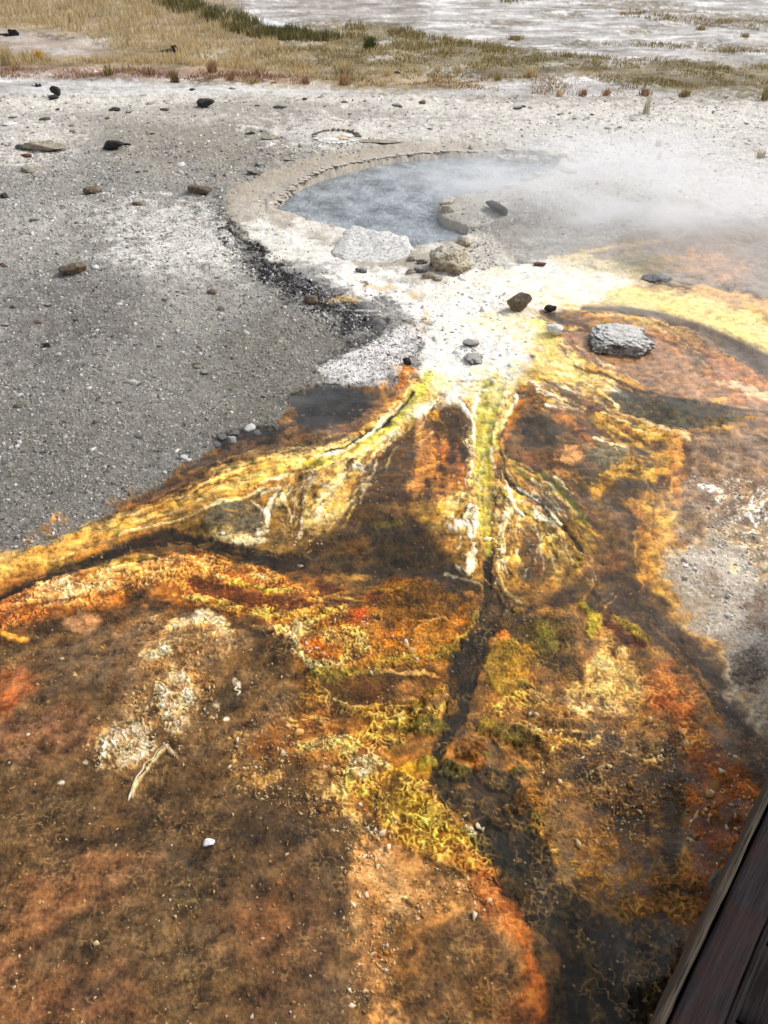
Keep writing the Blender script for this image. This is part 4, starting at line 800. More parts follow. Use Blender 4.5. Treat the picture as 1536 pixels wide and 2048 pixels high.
def mat_ground():
    m, nt, N, L = nodes('hot_spring_ground')
    out = N('OutputMaterial'); b = N('BsdfPrincipled'); L(b.outputs[0], out.inputs[0])
    col = N('Attribute', attribute_name='paint'); wet = N('Attribute', attribute_name='wet')
    tc = N('NewGeometry')
    n1 = N('TexNoise', Scale=260.0, Detail=3.0, Roughness=.7); L(tc.outputs['Position'], n1.inputs['Vector'])
    n2 = N('TexNoise', Scale=60.0, Detail=4.0, Roughness=.65); L(tc.outputs['Position'], n2.inputs['Vector'])
    k1 = math_n(N, L, 'MULTIPLY_ADD', n1.outputs['Fac'], .7, .65); k2 = math_n(N, L, 'MULTIPLY_ADD', n2.outputs['Fac'], .6, .7)
    k = math_n(N, L, 'MULTIPLY', k1, k2)
    mx = N('VectorMath', operation='SCALE'); L(col.outputs['Color'], mx.inputs[0]); L(k, mx.inputs['Scale'])
    L(mx.outputs[0], b.inputs['Base Color'])
    r = math_n(N, L, 'MULTIPLY_ADD', wet.outputs['Fac'], -.56, .88); r = math_n(N, L, 'MULTIPLY_ADD', n2.outputs['Fac'], .12, r); L(r, b.inputs['Roughness'])
    sp = math_n(N, L, 'MULTIPLY_ADD', wet.outputs['Fac'], -.06, .18); L(sp, b.inputs['Specular IOR Level'])
    bp = N('Bump', Strength=.8, Distance=.003); L(n1.outputs['Fac'], bp.inputs['Height'])
    bp2 = N('Bump', Strength=.4, Distance=.006); L(n2.outputs['Fac'], bp2.inputs['Height']); L(bp.outputs[0], bp2.inputs['Normal']); L(bp2.outputs[0], b.inputs['Normal'])
    return m

def mat_stone(name, c1, c2, c3=None, rough=.9, scale=30.0, bump=.008, top=None, wetband=None):
    """rock: two tones mottled by noise, fine pits, optional paler colour on upward faces"""
    m, nt, N, L = nodes(name)
    out = N('OutputMaterial'); b = N('BsdfPrincipled', Roughness=rough); L(b.outputs[0], out.inputs[0])
    tc = N('TexCoord'); g = N('NewGeometry')
    n1 = N('TexNoise', Scale=scale, Detail=6.0, Roughness=.7); L(tc.outputs['Object'], n1.inputs['Vector'])
    n2 = N('TexNoise', Scale=scale*6, Detail=3.0, Roughness=.6); L(tc.outputs['Object'], n2.inputs['Vector'])
    rp = N('ValToRGB'); e = rp.color_ramp.elements; e[0].position = .36; e[1].position = .66; e[0].color = rgba(c1); e[1].color = rgba(c2)
    if c3: q = e.new(.52); q.color = rgba(c3)
    s = math_n(N, L, 'MULTIPLY_ADD', n2.outputs['Fac'], .35, -.175); s = math_n(N, L, 'ADD', n1.outputs['Fac'], s); L(s, rp.inputs[0])
    res = rp.outputs[0]
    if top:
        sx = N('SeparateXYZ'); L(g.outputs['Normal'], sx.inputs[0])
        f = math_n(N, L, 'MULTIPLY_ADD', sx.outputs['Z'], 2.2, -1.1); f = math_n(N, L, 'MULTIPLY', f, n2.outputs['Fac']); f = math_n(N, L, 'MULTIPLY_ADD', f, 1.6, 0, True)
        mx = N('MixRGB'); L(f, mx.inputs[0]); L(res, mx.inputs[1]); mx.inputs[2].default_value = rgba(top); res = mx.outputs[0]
    L(res, b.inputs['Base Color'])
    bp = N('Bump', Strength=.9, Distance=bump); L(s, bp.inputs['Height']); L(bp.outputs[0], b.inputs['Normal'])
    return m

def mat_attr(name, rough=.85, spec=.2, trans=0.0, var=.25):
    m, nt, N, L = nodes(name)
    out = N('OutputMaterial'); b = N('BsdfPrincipled', Roughness=rough); b.inputs['Specular IOR Level'].default_value = spec
    col = N('Attribute', attribute_name='paint'); g = N('NewGeometry')
    n = N('TexNoise', Scale=90.0, Detail=3.0); L(g.outputs['Position'], n.inputs['Vector'])
    k = math_n(N, L, 'MULTIPLY_ADD', n.outputs['Fac'], 2*var, 1-var)
    mx = N('VectorMath', operation='SCALE'); L(col.outputs['Color'], mx.inputs[0]); L(k, mx.inputs['Scale']); L(mx.outputs[0], b.inputs['Base Color'])
    if trans:
        t = N('BsdfTranslucent'); L(mx.outputs[0], t.inputs['Color']); ms = N('MixShader'); ms.inputs[0].default_value = trans
        L(b.outputs[0], ms.inputs[1]); L(t.outputs[0], ms.inputs[2]); L(ms.outputs[0], out.inputs[0])
    else: L(b.outputs[0], out.inputs[0])
    return m

def mat_pool():
    m, nt, N, L = nodes('milky_hot_water')
    out = N('OutputMaterial'); b = N('BsdfPrincipled', Roughness=.16); b.inputs['IOR'].default_value = 1.33; L(b.outputs[0], out.inputs[0])
    g = N('NewGeometry'); mp = N('Mapping'); mp.inputs['Scale'].default_value = (1, .8, 1); mp.inputs['Rotation'].default_value = (0, 0, .3); L(g.outputs['Position'], mp.inputs[0])
    n1 = N('TexNoise', Scale=4.5, Detail=5.0, Roughness=.6); L(mp.outputs[0], n1.inputs['Vector'])
    n2 = N('TexNoise', Scale=11.0, Detail=4.0, Roughness=.55); n2.inputs['Distortion'].default_value = .6; L(mp.outputs[0], n2.inputs['Vector'])
    rp = N('ValToRGB'); e = rp.color_ramp.elements; e[0].position = .35; e[1].position = .68; e[0].color = rgba((98,105,110)); e[1].color = rgba((168,176,181))
    L(n1.outputs['Fac'], rp.inputs[0]); L(rp.outputs[0], b.inputs['Base Color'])
    bp = N('Bump', Strength=.9, Distance=.05); L(n2.outputs['Fac'], bp.inputs['Height']); L(bp.outputs[0], b.inputs['Normal'])
    return m

def mat_sheet():
    m, nt, N, L = nodes('thin_running_water')
    out = N('OutputMaterial'); gl = N('BsdfGlossy', Roughness=.03); tr = N('BsdfTransparent'); tr.inputs[0].default_value = (.965, .945, .91, 1)
    g = N('NewGeometry'); mp = N('Mapping'); mp.inputs['Scale'].default_value = (1, .55, 1); mp.inputs['Rotation'].default_value = (0, 0, -.35); L(g.outputs['Position'], mp.inputs[0])
    n = N('TexNoise', Scale=38.0, Detail=4.0, Roughness=.6); n.inputs['Distortion'].default_value = .8; L(mp.outputs[0], n.inputs['Vector'])
    n2 = N('TexNoise', Scale=5.0, Detail=3.0); L(mp.outputs[0], n2.inputs['Vector'])
    hh = math_n(N, L, 'MULTIPLY', n.outputs['Fac'], n2.outputs['Fac'])
    bp = N('Bump', Strength=.2, Distance=.010); L(hh, bp.inputs['Height']); L(bp.outputs[0], gl.inputs['Normal'])
    lw = N('LayerWeight', Blend=.5); f5 = math_n(N, L, 'POWER', lw.outputs['Facing'], 4.6); fr_ = math_n(N, L, 'MULTIPLY_ADD', f5, .95, .02)
    ms = N('MixShader'); L(fr_, ms.inputs[0]); L(tr.outputs[0], ms.inputs[1]); L(gl.outputs[0], ms.inputs[2]); L(ms.outputs[0], out.inputs[0])
    return m

def mat_wood(name, c1, c2, ang, red=0):
    m, nt, N, L = nodes(name)
    out = N('OutputMaterial'); b = N('BsdfPrincipled', Roughness=.95); b.inputs['Specular IOR Level'].default_value = .1; L(b.outputs[0], out.inputs[0])
    tc = N('TexCoord'); mp = N('Mapping'); mp.inputs['Scale'].default_value = (1, .045, 1); L(tc.outputs['Object'], mp.inputs[0])
    n = N('TexNoise', Scale=150.0, Detail=5.0, Roughness=.65); n.inputs['Distortion'].default_value = .5; L(mp.outputs[0], n.inputs['Vector'])
    n2 = N('TexNoise', Scale=14.0, Detail=3.0); L(tc.outputs['Object'], n2.inputs['Vector'])
    rp = N('ValToRGB'); e = rp.color_ramp.elements; e[0].position = .3; e[1].position = .7; e[0].color = rgba(c1); e[1].color = rgba(c2); L(n.outputs['Fac'], rp.inputs[0])
    mx = N('MixRGB'); f = math_n(N, L, 'MULTIPLY_ADD', n2.outputs['Fac'], 2.4, -1.1, True); f = math_n(N, L, 'MULTIPLY', f, red); L(f, mx.inputs[0]); L(rp.outputs[0], mx.inputs[1]); mx.inputs[2].default_value = rgba((64,34,32)); L(mx.outputs[0], b.inputs['Base Color'])
    bp = N('Bump', Strength=1.0, Distance=.004); L(n.outputs['Fac'], bp.inputs['Height']); L(bp.outputs[0], b.inputs['Normal'])
    return m

# ------------------------------------------------------------------ mesh helpers
def make_mesh(name, verts, faces, mat, smooth=True, attrs=None):
    """verts (n,3); faces (m,3) or (m,4) int array, or a list of polygons"""
    me = bpy.data.meshes.new(name)
    if isinstance(faces, np.ndarray):
        k = faces.shape[1]; me.vertices.add(len(verts)); me.vertices.foreach_set('co', np.ascontiguousarray(verts, np.float32).ravel())
        me.loops.add(faces.size); me.loops.foreach_set('vertex_index', faces.astype(np.int32).ravel())
        me.polygons.add(len(faces)); me.polygons.foreach_set('loop_start', np.arange(0, faces.size, k, dtype=np.int32))
        me.update(calc_edges=True)
    else: me.from_pydata([tuple(v) for v in verts], [], faces)
    if smooth: me.polygons.foreach_set('use_smooth', np.ones(len(me.polygons), bool))
    for an, (ty, dat) in (attrs or {}).items():
        a = me.attributes.new(an, ty, 'POINT')
        a.data.foreach_set('color' if ty == 'FLOAT_COLOR' else 'value', np.ascontiguousarray(dat, np.float32).ravel())
    me.update()
    if mat: me.materials.append(mat)
    return me
def obj(name, me, parent=None, loc=None):
    o = link(bpy.data.objects.new(name, me))
    if parent: o.parent = parent
    if loc is not None: o.location = loc
    return o
def tag(o, label, cat, group=None):
    o['label'] = label; o['category'] = cat
    if group: o['group'] = group
    return o
def with_alpha(c): return np.concatenate([c, np.ones((len(c), 1))], 1)
def grid_faces(nr, nc):
    i = (np.arange(nr-1)[:, None]*nc+np.arange(nc-1)[None, :]).ravel()
    return np.stack([i, i+nc, i+nc+1, i+1], 1)
def gz(x, y):
    """ground height at x, y"""
    x = np.asarray(x, float); y = np.asarray(y, float)
    d = H_EYE; dep = y*CP+d*SP
    px = 768+FPX*x/dep; py = 1024-FPX*(y*SP-d*CP)/dep
    c = np.clip(np.interp(px, COLS, np.arange(len(COLS))), 0, len(COLS)-1.001); r = np.clip(np.interp(py, ROWS, np.arange(len(ROWS))), 0, len(ROWS)-1.001)
    c0 = c.astype(int); r0 = r.astype(int); fc = c-c0; fr = r-r0
    return (HGT[r0, c0]*(1-fr)*(1-fc)+HGT[r0+1, c0]*fr*(1-fc)+HGT[r0, c0+1]*(1-fr)*fc+HGT[r0+1, c0+1]*fr*fc)
def gsample(arr, px, py):
    c = np.clip(np.searchsorted(COLS, px), 0, len(COLS)-1); r = np.clip(np.searchsorted(ROWS, py), 0, len(ROWS)-1)
    return arr[r, c]
def spot(px, py):
    """ground point really seen at px, py (two passes over the relief)"""
    z = 0.0
    for _ in range(3):
        p = at(px, py, z); z = float(gz(p[0], p[1]))
    return np.array([p[0], p[1], z])

# ------------------------------------------------------------------ ground
M_GROUND = mat_ground()
gv = np.stack([X, Y, HGT], -1).reshape(-1, 3)
ground = obj('ground', make_mesh('ground', gv, grid_faces(*SH), M_GROUND, True,
    {'paint': ('FLOAT_COLOR', with_alpha(COL.reshape(-1, 3))), 'wet': ('FLOAT', WET.ravel())}))
ground['kind'] = 'structure'
# the plain goes on to the horizon, beyond and beside the detailed sheet
_yr = np.array([-60, -30, -12, -4, 0, 4, 10, 20, 32, 50, 90, 200, 600, 1800.]); _xr = np.array([-1800, -500, -120, -50, -30, -18, -10, -4, 0, 4, 10, 18, 30, 50, 120, 500, 1800.])
gx, gy = np.meshgrid(_xr, _yr)
plain = obj('terrain', make_mesh('terrain', np.stack([gx, gy, gx*0-.22], -1).reshape(-1, 3), grid_faces(*gx.shape)[:, ::-1], None, True,
    {'paint': ('FLOAT_COLOR', with_alpha(np.tile(lin((176,170,162)), (gx.size, 1)))), 'wet': ('FLOAT', np.zeros(gx.size))}))
plain.data.materials.append(M_GROUND); plain['kind'] = 'structure'

# ------------------------------------------------------------------ water: the pool and the thin sheet over the mats
pts = smooth_pts(POOL, True, 3)
cx, cy = at(820, 400, WATER_Z)[:2]
ring = np.array([at(p[0], p[1], WATER_Z)[:2] for p in pts])
ring = np.array([cx, cy])+(ring-[cx, cy])*1.05
nr_ = 26; vv = [[cx, cy, WATER_Z]]
for k in range(1, nr_+1):
    for q in ring:
        x = cx+(q[0]-cx)*k/nr_; y = cy+(q[1]-cy)*k/nr_; vv.append([x, y, WATER_Z])
vv = np.array(vv); bo = at(1050, 345, WATER_Z)
boil = np.exp(-(np.hypot((vv[:, 0]-bo[0])/.45, (vv[:, 1]-bo[1])/.3))**2)
vv[:, 2] += .004*fbm(vv[:, 0]/.12, vv[:, 1]/.08, 3, 71)+boil*.03*np.abs(fbm(vv[:, 0]/.06, vv[:, 1]/.06, 3, 72))
n_ = len(ring); fs = [[0, 1+i, 1+(i+1) % n_] for i in range(n_)]
for k in range(nr_-1):
    a = 1+k*n_; b_ = a+n_
    for i in range(n_): j = (i+1) % n_; fs += [[a+i, b_+i, b_+j], [a+i, b_+j, a+j]]
pool = obj('water', make_mesh('water', vv, np.array(fs), mat_pool(), True)); pool['kind'] = 'structure'

r0 = int(np.searchsorted(ROWS, 470)); SLr = slice(r0, None, 3); SLc = slice(0, None, 3)
wz = (BASEZ-.003)[SLr, SLc]; wx_, wy_ = X[SLr, SLc], Y[SLr, SLc]
wm = WET.copy()
for _ in range(3):
    wm = (wm+np.roll(wm, 2, 0)+np.roll(wm, -2, 0)+np.roll(wm, 2, 1)+np.roll(wm, -2, 1))/5
wm = wm[SLr, SLc] > .38
lowl = sstep(1230, 1330, PY0[SLr, SLc])*sstep(760, 600, PX0[SLr, SLc]); hs_ = HGT.copy()
for _ in range(4): hs_ = (hs_+np.roll(hs_, 3, 0)+np.roll(hs_, -3, 0)+np.roll(hs_, 3, 1)+np.roll(hs_, -3, 1))/5
wz = wz*(1-lowl)+np.maximum(wz+.003, hs_[SLr, SLc]+.0035)*lowl
wz = wz+.0006*fbm(wx_/.05, wy_/.03, 2, 73)
f = grid_faces(*wx_.shape); keep = wm.ravel()[f].all(1)
f = f[keep]; used, inv = np.unique(f, return_inverse=True)
sheet = obj('runoff_water', make_mesh('runoff_water', np.stack([wx_, wy_, wz], -1).reshape(-1, 3)[used], inv.reshape(-1, 4), mat_sheet(), True)); sheet['kind'] = 'structure'
# ------------------------------------------------------------------ rocks
_rr = np.random.RandomState(21)
def ico(sub):
    t = (1+5**.5)/2
    v = [(-1,t,0),(1,t,0),(-1,-t,0),(1,-t,0),(0,-1,t),(0,1,t),(0,-1,-t),(0,1,-t),(t,0,-1),(t,0,1),(-t,0,-1),(-t,0,1)]
    f = [(0,11,5),(0,5,1),(0,1,7),(0,7,10),(0,10,11),(1,5,9),(5,11,4),(11,10,2),(10,7,6),(7,1,8),(3,9,4),(3,4,2),(3,2,6),(3,6,8),(3,8,9),(4,9,5),(2,4,11),(6,2,10),(8,6,7),(9,8,1)]
    v = [np.array(p)/np.linalg.norm(p) for p in v]
    for _ in range(sub):
        c = {}; nf = []
        def mid(a, b):
            k = (min(a, b), max(a, b))
            if k not in c: p = v[a]+v[b]; v.append(p/np.linalg.norm(p)); c[k] = len(v)-1
            return c[k]
        for a, b, d in f:
            x, y, z = mid(a, b), mid(b, d), mid(d, a); nf += [(a, x, z), (b, y, x), (d, z, y), (x, y, z)]
        f = nf
    return np.array(v), np.array(f)
ICO = {k: ico(k) for k in (0, 1, 2, 3, 4, 5)}
def noise3(v, sc, seed):
    return fbm3(v*sc*1.3, 3, seed % 50)
def rock_mesh(name, size, mat, seed, sub=3, cuts=11, rough=.14, cutd=(.52, .88), fine=.03, box=0):
    rs = np.random.RandomState(seed); v, f = ICO[sub]; v = v.copy()
    if box: v = np.sign(v)*np.abs(v)**(1-box)
    for _ in range(cuts):
        n = rs.normal(size=3); n /= np.linalg.norm(n); d = rs.uniform(*cutd); k = v@n
        v = v-np.outer(np.maximum(0, k-d), n)
    b = v*np.array(size)/max(size)*1.15; v = v*(1+rough*noise3(b, 1.5, seed)+fine*2*noise3(b, 5, seed+9)+fine*noise3(b, 13, seed+5))[:, None]
    v -= (v.max(0)+v.min(0))/2; v /= (v.max(0)-v.min(0))
    v = v*np.array(size); return make_mesh(name, v, f, mat, True)
MS = dict(
    dark=mat_stone('black_lava_stone', (26,24,25), (58,55,54), rough=.9, scale=40),
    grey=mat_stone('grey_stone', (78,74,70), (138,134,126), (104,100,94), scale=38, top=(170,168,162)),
    brown=mat_stone('brown_stone', (78,66,54), (138,118,92), (104,90,74), scale=40),
    tan=mat_stone('tan_sinter_stone', (118,108,94), (182,172,154), (150,140,122), scale=30),
    white=mat_stone('white_sinter', (196,193,188), (236,234,230), scale=30),
    red=mat_stone('rusty_chip', (70,34,26), (112,62,46), scale=50),
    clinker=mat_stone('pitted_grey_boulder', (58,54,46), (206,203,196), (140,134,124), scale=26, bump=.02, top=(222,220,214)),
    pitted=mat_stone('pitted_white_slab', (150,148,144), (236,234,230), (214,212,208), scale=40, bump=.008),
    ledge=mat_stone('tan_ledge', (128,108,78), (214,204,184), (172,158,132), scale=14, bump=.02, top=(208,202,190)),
    wetgrey=mat_stone('wet_grey_stone', (70,72,74), (138,140,142), (104,106,108), rough=.4, scale=40))
def rock(name, px, py, w, hgt, mat, label, cat='rock', depth=.75, seed=None, rot=None, sink=.32, group=None, tilt=(0, 0), parent=None, **k):
    """w: width in photo pixels, hgt/depth: relative to it; the rock sits in the ground where it is seen"""
    seed = seed if seed is not None else int(px*7+py)
    w = w*(.86 if py < 420 and px < 560 else 1); p = spot(px, py); s = w*pxsize(px, py)
    rot = _rr.uniform(-.5, .5) if rot is None else math.radians(rot)
    if 'sub' not in k: k['sub'] = 4 if w > 60 else 3 if w > 20 else 2
    me = rock_mesh(name, (s, s*depth, s*hgt), MS[mat], seed, **k)
    o = obj(name, me, parent, (p[0], p[1]+s*depth*.3, p[2]+s*hgt*(.5-sink)))
    o.rotation_euler = (math.radians(tilt[0]), math.radians(tilt[1]), rot)
    return tag(o, label, cat, group) if label else o

# big, nameable stones
rock('boulder', 1246, 708, 134, .34, 'clinker', 'large pitted pale grey boulder sitting in the brown water', cuts=6, cutd=(.8, .96), rough=.22, fine=.06, sub=5, depth=.85, sink=.25, rot=8, tilt=(5, 0))
rock('rock', 1036, 622, 50, .80, 'brown', 'pointed grey brown rock on the white sinter apron', depth=.7, cuts=10, sink=.12, rot=15, tilt=(0, 12))
rock('rock', 1101, 624, 24, .55, 'dark', 'small black lump beside the pointed grey brown rock', sink=.15)
rock('rock', 1108, 672, 36, .7, 'white', 'pale cone shaped stone left of the large boulder', depth=.8, sink=.15)
rock('rock', 942, 694, 34, .38, 'grey', 'flat dark grey stone in the middle of the white apron', sink=.15)
rock('rock', 815, 730, 20, .8, 'dark', 'small dark pointed stone on the left edge of the white apron', cat='rock', sink=.15)
rock('sinter_lump', 948, 728, 42, .3, 'grey', 'broken grey white sinter lump below the flat dark grey stone', cat='sinter', depth=1.1, rough=.35, cuts=4, fine=.1)
rock('rock', 622, 609, 34, .55, 'brown', 'round brown grey stone on the gravel near the black crust', sink=.15)
rock('rock', 424, 587, 22, .45, 'brown', 'small flat brownish stone left of the round brown stone')
rock('rock', 448, 620, 26, .4, 'tan', 'pale tan chip below the small flat brownish stone', cat='rock')
rock('rock', 145, 550, 54, .42, 'brown', 'golden brown rough stone alone on the left gravel', sink=.1, rough=.25, rot=10)
rock('rock', 190, 538, 16, .5, 'white', 'small white stone just right of the golden brown stone')
rock('rock', 183, 388, 42, .38, 'brown', 'low dark brown oblong stone on the left gravel', sink=.15)
rock('rock', 400, 388, 58, .36, 'brown', 'broad brown stone at the left corner of the pool rim', sink=.1, cuts=6)
rock('rock', 273, 411, 24, .5, 'brown', 'small angular brown stone between the two broad brown stones')
rock('rock_slab', 88, 304, 110, .22, 'tan', 'long tan grey slab lying on the far left gravel', depth=.32, sink=.1, rot=6, box=.3)
rock('rock', 44, 300, 30, .55, 'grey', 'grey knob at the left end of the long tan slab', sink=.2)
rock('rock', 50, 314, 34, .26, 'red', 'thin rusty red chip in front of the long tan slab', depth=.6)
rock('rock', 225, 300, 50, .42, 'dark', 'square dark grey block on the gravel', depth=.6, box=.5, cuts=4, sink=.05, rot=-4)
rock('rock', 253, 291, 20, .4, 'dark', 'thin dark splinter behind the square dark block', cat='rock')
rock('rock', 411, 216, 42, .48, 'dark', 'glossy black rounded rock on the white far gravel', sink=.1)
rock('rock', 112, 193, 24, .95, 'dark', 'upright black rock at the far left', sink=.05, depth=.7)
rock('rock', 106, 199, 24, .4, 'dark', 'low black rock at the foot of the upright one', sink=.1)
rock('rock', 228, 222, 26, .35, 'dark', 'cluster of low dark stones on the far gravel')
rock('rock', 60, 345, 58, .25, 'tan', 'low pale grey ledge stone on the left gravel', depth=.5, rough=.3)
rock('rock', 90, 241, 28, .42, 'grey', 'lone light grey rounded stone at the far left')
rock('rock', 18, 250, 34, .18, 'white', 'flat white plate at the far left edge', cat='rock')
rock('rock', 510, 350, 44, .26, 'grey', 'flat grey flag by the pool rim', depth=.6, sink=.1)
rock('rock', 518, 333, 24, .5, 'grey', 'small rounded dark stone above the flat grey flag')
rock('rock', 540, 280, 46, .25, 'tan', 'flat tan slab on the pale ground beyond the pool', depth=.6)
rock('rock', 575, 323, 18, .35, 'grey', 'tiny grey stone near the back rim of the pool')
rock('rock', 35, 815, 20, .4, 'brown', 'small dark red brown stone on the lower left gravel')
rock('rock', 92, 693, 16, .7, 'dark', 'little black pebble on the left gravel')
rock('rock', 8, 396, 24, .4, 'dark', 'dark stone cut by the left edge of the picture', sink=.1)
rock('rock', 6, 534, 16, .6, 'brown', 'reddish brown stone on the left edge of the picture')
rock('rock', 1080, 532, 26, .32, 'red', 'small rusty brown flake below the grey mound')
rock('rock', 1316, 562, 62, .16, 'wetgrey', 'flat wet grey slab in the pink shallow water', depth=.6, sink=.2, rough=.3)
rock('rock', 418, 1692, 24, .45, 'white', 'bright white pebble on the brown lower mat', sink=.15)
rock('rock', 445, 1070, 11, .6, 'white', 'small round white pebble in the yellow pool', sink=.15)
rock('rock', 600, 1135, 14, .5, 'tan', 'tan pebble in dark water below the yellow fan')
# rocks around the near bank of the pool
rock('sinter_slab', 745, 520, 158, .17, 'pitted', 'large flat white pitted slab on the near pool bank', cat='sinter', depth=.85, sink=.25, cuts=8, cutd=(.65, .9), rough=.26, fine=.02, box=.2, rot=-16, sub=5, tilt=(13, 5))
rock('rock', 903, 545, 84, .7, 'ledge', 'knobbly tan grey rock on the near edge of the pool', cuts=9, cutd=(.65, .9), rough=.16, fine=.06, depth=.9, sink=.22, rot=10, sub=5, tilt=(12, 0))
rock('rock', 928, 492, 34, .6, 'ledge', 'dark tan wedge behind the knobbly rock', sink=.2)
for i, (x, y, w, l) in enumerate(((826,522,24,'at the water'),(840,545,30,'in front of the pool lip'),(858,556,28,'under the knobbly rock'),(872,532,26,'touching the knobbly rock'),(822,548,22,'at the right foot of the white slab'),(722,545,26,'at the front foot of the white slab'),(876,562,20,'on the white apron'),(845,527,24,'behind the others'))):
    rock('rock', x, y, w, .5, ('tan', 'grey')[i % 2], 'small grey knob of sinter '+l, cuts=5, rough=.2, group='sinter knobs below the pool')
# ledge that overhangs the pool on its right
ledge = obj('sinter_ledge', None, None, spot(905, 440)); tag(ledge, 'brown overhanging sinter ledge at the right bank of the pool', 'sinter')
for i, (x, y, w, hg, dp) in enumerate(((895,410,40,.5,.6),(898,424,40,.5,.6),(896,440,36,.55,.6),(912,450,56,.34,.5),(930,456,30,.4,.6))):
    o = rock('ledge_block', x, y, w, hg, 'ledge', None, seed=300+i, depth=dp, sink=.42, cuts=8, rough=.25, fine=.06, sub=4)
    o.parent = ledge; o.location = o.location-ledge.location
# dark block on the mound
rock('rock', 992, 432, 50, .36, 'dark', 'slanted dark block lying on the grey mound', depth=.42, box=.4, cuts=4, rot=-42, sink=.02, tilt=(0, 14))
rock('rock', 1130, 345, 52, .2, 'grey', 'flat grey slab half hidden by steam on the mound', depth=.5, rot=-25)
# crust pieces at the wet margin
PEND = []
MARG = [(445,876,24),(470,868,26),(464,882,34),(433,886,22),(368,915,20),(378,920,12),(276,872,16),(352,925,12),(305,930,13),(275,985,13),(245,995,12),(208,1004,11),(330,945,12),(500,857,26),(515,866,22),(252,940,11),(320,902,12),(410,893,13),(290,960,10),(10,928,18),(36,893,14),(22,895,12),(92,903,12),(115,902,10),(410,745,22),(385,748,30),(395,735,20),(345,690,14),(395,730,18),(205,732,13),(182,754,12),(225,750,12),(265,812,11),(320,820,12),(540,730,12),(300,560,10),(330,600,14),(205,510,16),(222,512,14),(385,560,12),(70,440,20),(57,456,16),(15,602,14),(55,575,12),(75,645,18),(78,660,16),(10,650,18),(210,590,22),(95,610,18),(60,595,14)]
kinds = ['wetgrey','wetgrey','grey','wetgrey','white','white','wetgrey','grey']
WHERE = lambda x, y: ('at the wet edge of the gravel' if y > 840 and x > 150 else 'on the lower left gravel' if y > 650 else 'on the left gravel')
base_stones = {}
for i, (x, y, w) in enumerate([m for n, m in enumerate(MARG) if m[1] > 840 or n % 2 == 0]):
    km = kinds[i % 8] if y > 840 else ('grey', 'tan', 'brown', 'grey')[i % 4]
    if km not in base_stones: base_stones[km] = [rock_mesh('stone', (1, .8, .5), MS[km], 500+j+len(base_stones)*7, sub=2, cuts=7, rough=.2) for j in range(4)]
    p = spot(x, y); s = w*pxsize(x, y)
    o = obj('stone', base_stones[km][i % 4], None, (p[0], p[1], p[2]+s*.04)); o.scale = (s, s, s*.8); o.rotation_euler = (0, 0, _rr.rand()*6)
    PEND.append((o, x, y, w, {'wetgrey': 'smooth wet grey', 'white': 'white chalky', 'grey': 'dull grey', 'tan': 'tan', 'brown': 'brown'}[km]+' loose stone', 'loose stones on the gravel flat'))
# far dark stones and chips
for i, (x, y, w) in enumerate([(25,235,18),(143,252,12),(145,262,16),(115,218,12),(300,208,22),(215,238,14),(258,224,18),(305,268,10),(490,205,10),(515,212,12),(525,262,18),(500,268,22),(560,214,30),(690,205,16),(700,228,12),(610,198,14),(640,195,10),(650,213,8),(365,128,18),(385,180,14),(530,162,14),(548,166,12),(1120,229,16),(1185,230,10),(860,258,12),(780,252,9),(1035,217,26),(1045,214,14),(795,212,26),(845,206,20),(1215,258,16),(1240,256,12),(1140,275,14),(330,220,20),(465,178,18),(795,146,16),(298,246,12),(300,283,9),(340,325,12),(275,345,12),(1225,290,16),(705,262,9)]):
    km = ('grey', 'brown', 'grey', 'dark')[i % 4]
    if km+'f' not in base_stones: base_stones[km+'f'] = [rock_mesh('stone', (1, .7, .42), MS[km], 700+j+len(base_stones)*5, sub=1, cuts=6, rough=.25) for j in range(3)]
    p = spot(x, y); s = w*pxsize(x, y)
    o = obj('stone', base_stones[km+'f'][i % 3], None, (p[0], p[1], p[2]+s*.04)); o.scale = (s, s, s*.8); o.rotation_euler = (0, 0, _rr.rand()*6)
    PEND.append((o, x, y, w, {'dark': 'black', 'grey': 'grey', 'brown': 'brown'}[km]+' scattered stone', 'far scattered stones'))
ANCH = [(145,550,'the golden brown stone'),(183,388,'the low oblong brown stone'),(400,388,'the broad stone at the rim corner'),(273,411,'the small angular brown stone'),(88,304,'the long tan slab'),(225,300,'the square dark block'),
        (411,216,'the glossy black rock'),(112,193,'the upright black rock'),(622,609,'the round brown grey stone'),(424,587,'the small flat brownish stone'),(540,280,'the flat tan slab'),(670,275,'the small vent'),(510,345,'the flat grey flag'),
        (92,693,'the little black pebble'),(35,815,'the small red brown stone'),(600,790,'the dark wet pool'),(380,940,'the wet gravel edge'),(1291,220,'the lone wispy tuft'),(350,160,'the dark olive tuft'),(740,95,'the dark green bush')]
_seen = {}
for o, x, y, w, base, grp in sorted(PEND, key=lambda r: r[1]):
    ax, ay, an = min(ANCH, key=lambda a: math.hypot(a[0]-x, 1.6*(a[1]-y)))
    dx, dy = x-ax, y-ay; side = ('right of' if dx > 0 else 'left of') if abs(dx) > 1.2*abs(dy) else ('in front of' if dy > 0 else 'behind')
    if math.hypot(dx, dy) > 90: side = 'well '+side
    o['_w'] = w; _seen.setdefault(('larger ' if w >= 18 else 'small ' if w < 13 else '')+base+' '+side+' '+an, []).append((o, grp))
ORD = ['leftmost', 'second from left', 'third from left', 'fourth from left', 'fifth from left', 'sixth from left', 'seventh from left']
for lb, lst in _seen.items():
    for i, (o, grp) in enumerate(lst):
        del o['_w']; tag(o, lb if len(lst) == 1 else ORD[min(i, 6)]+' '+lb, 'stone', grp)
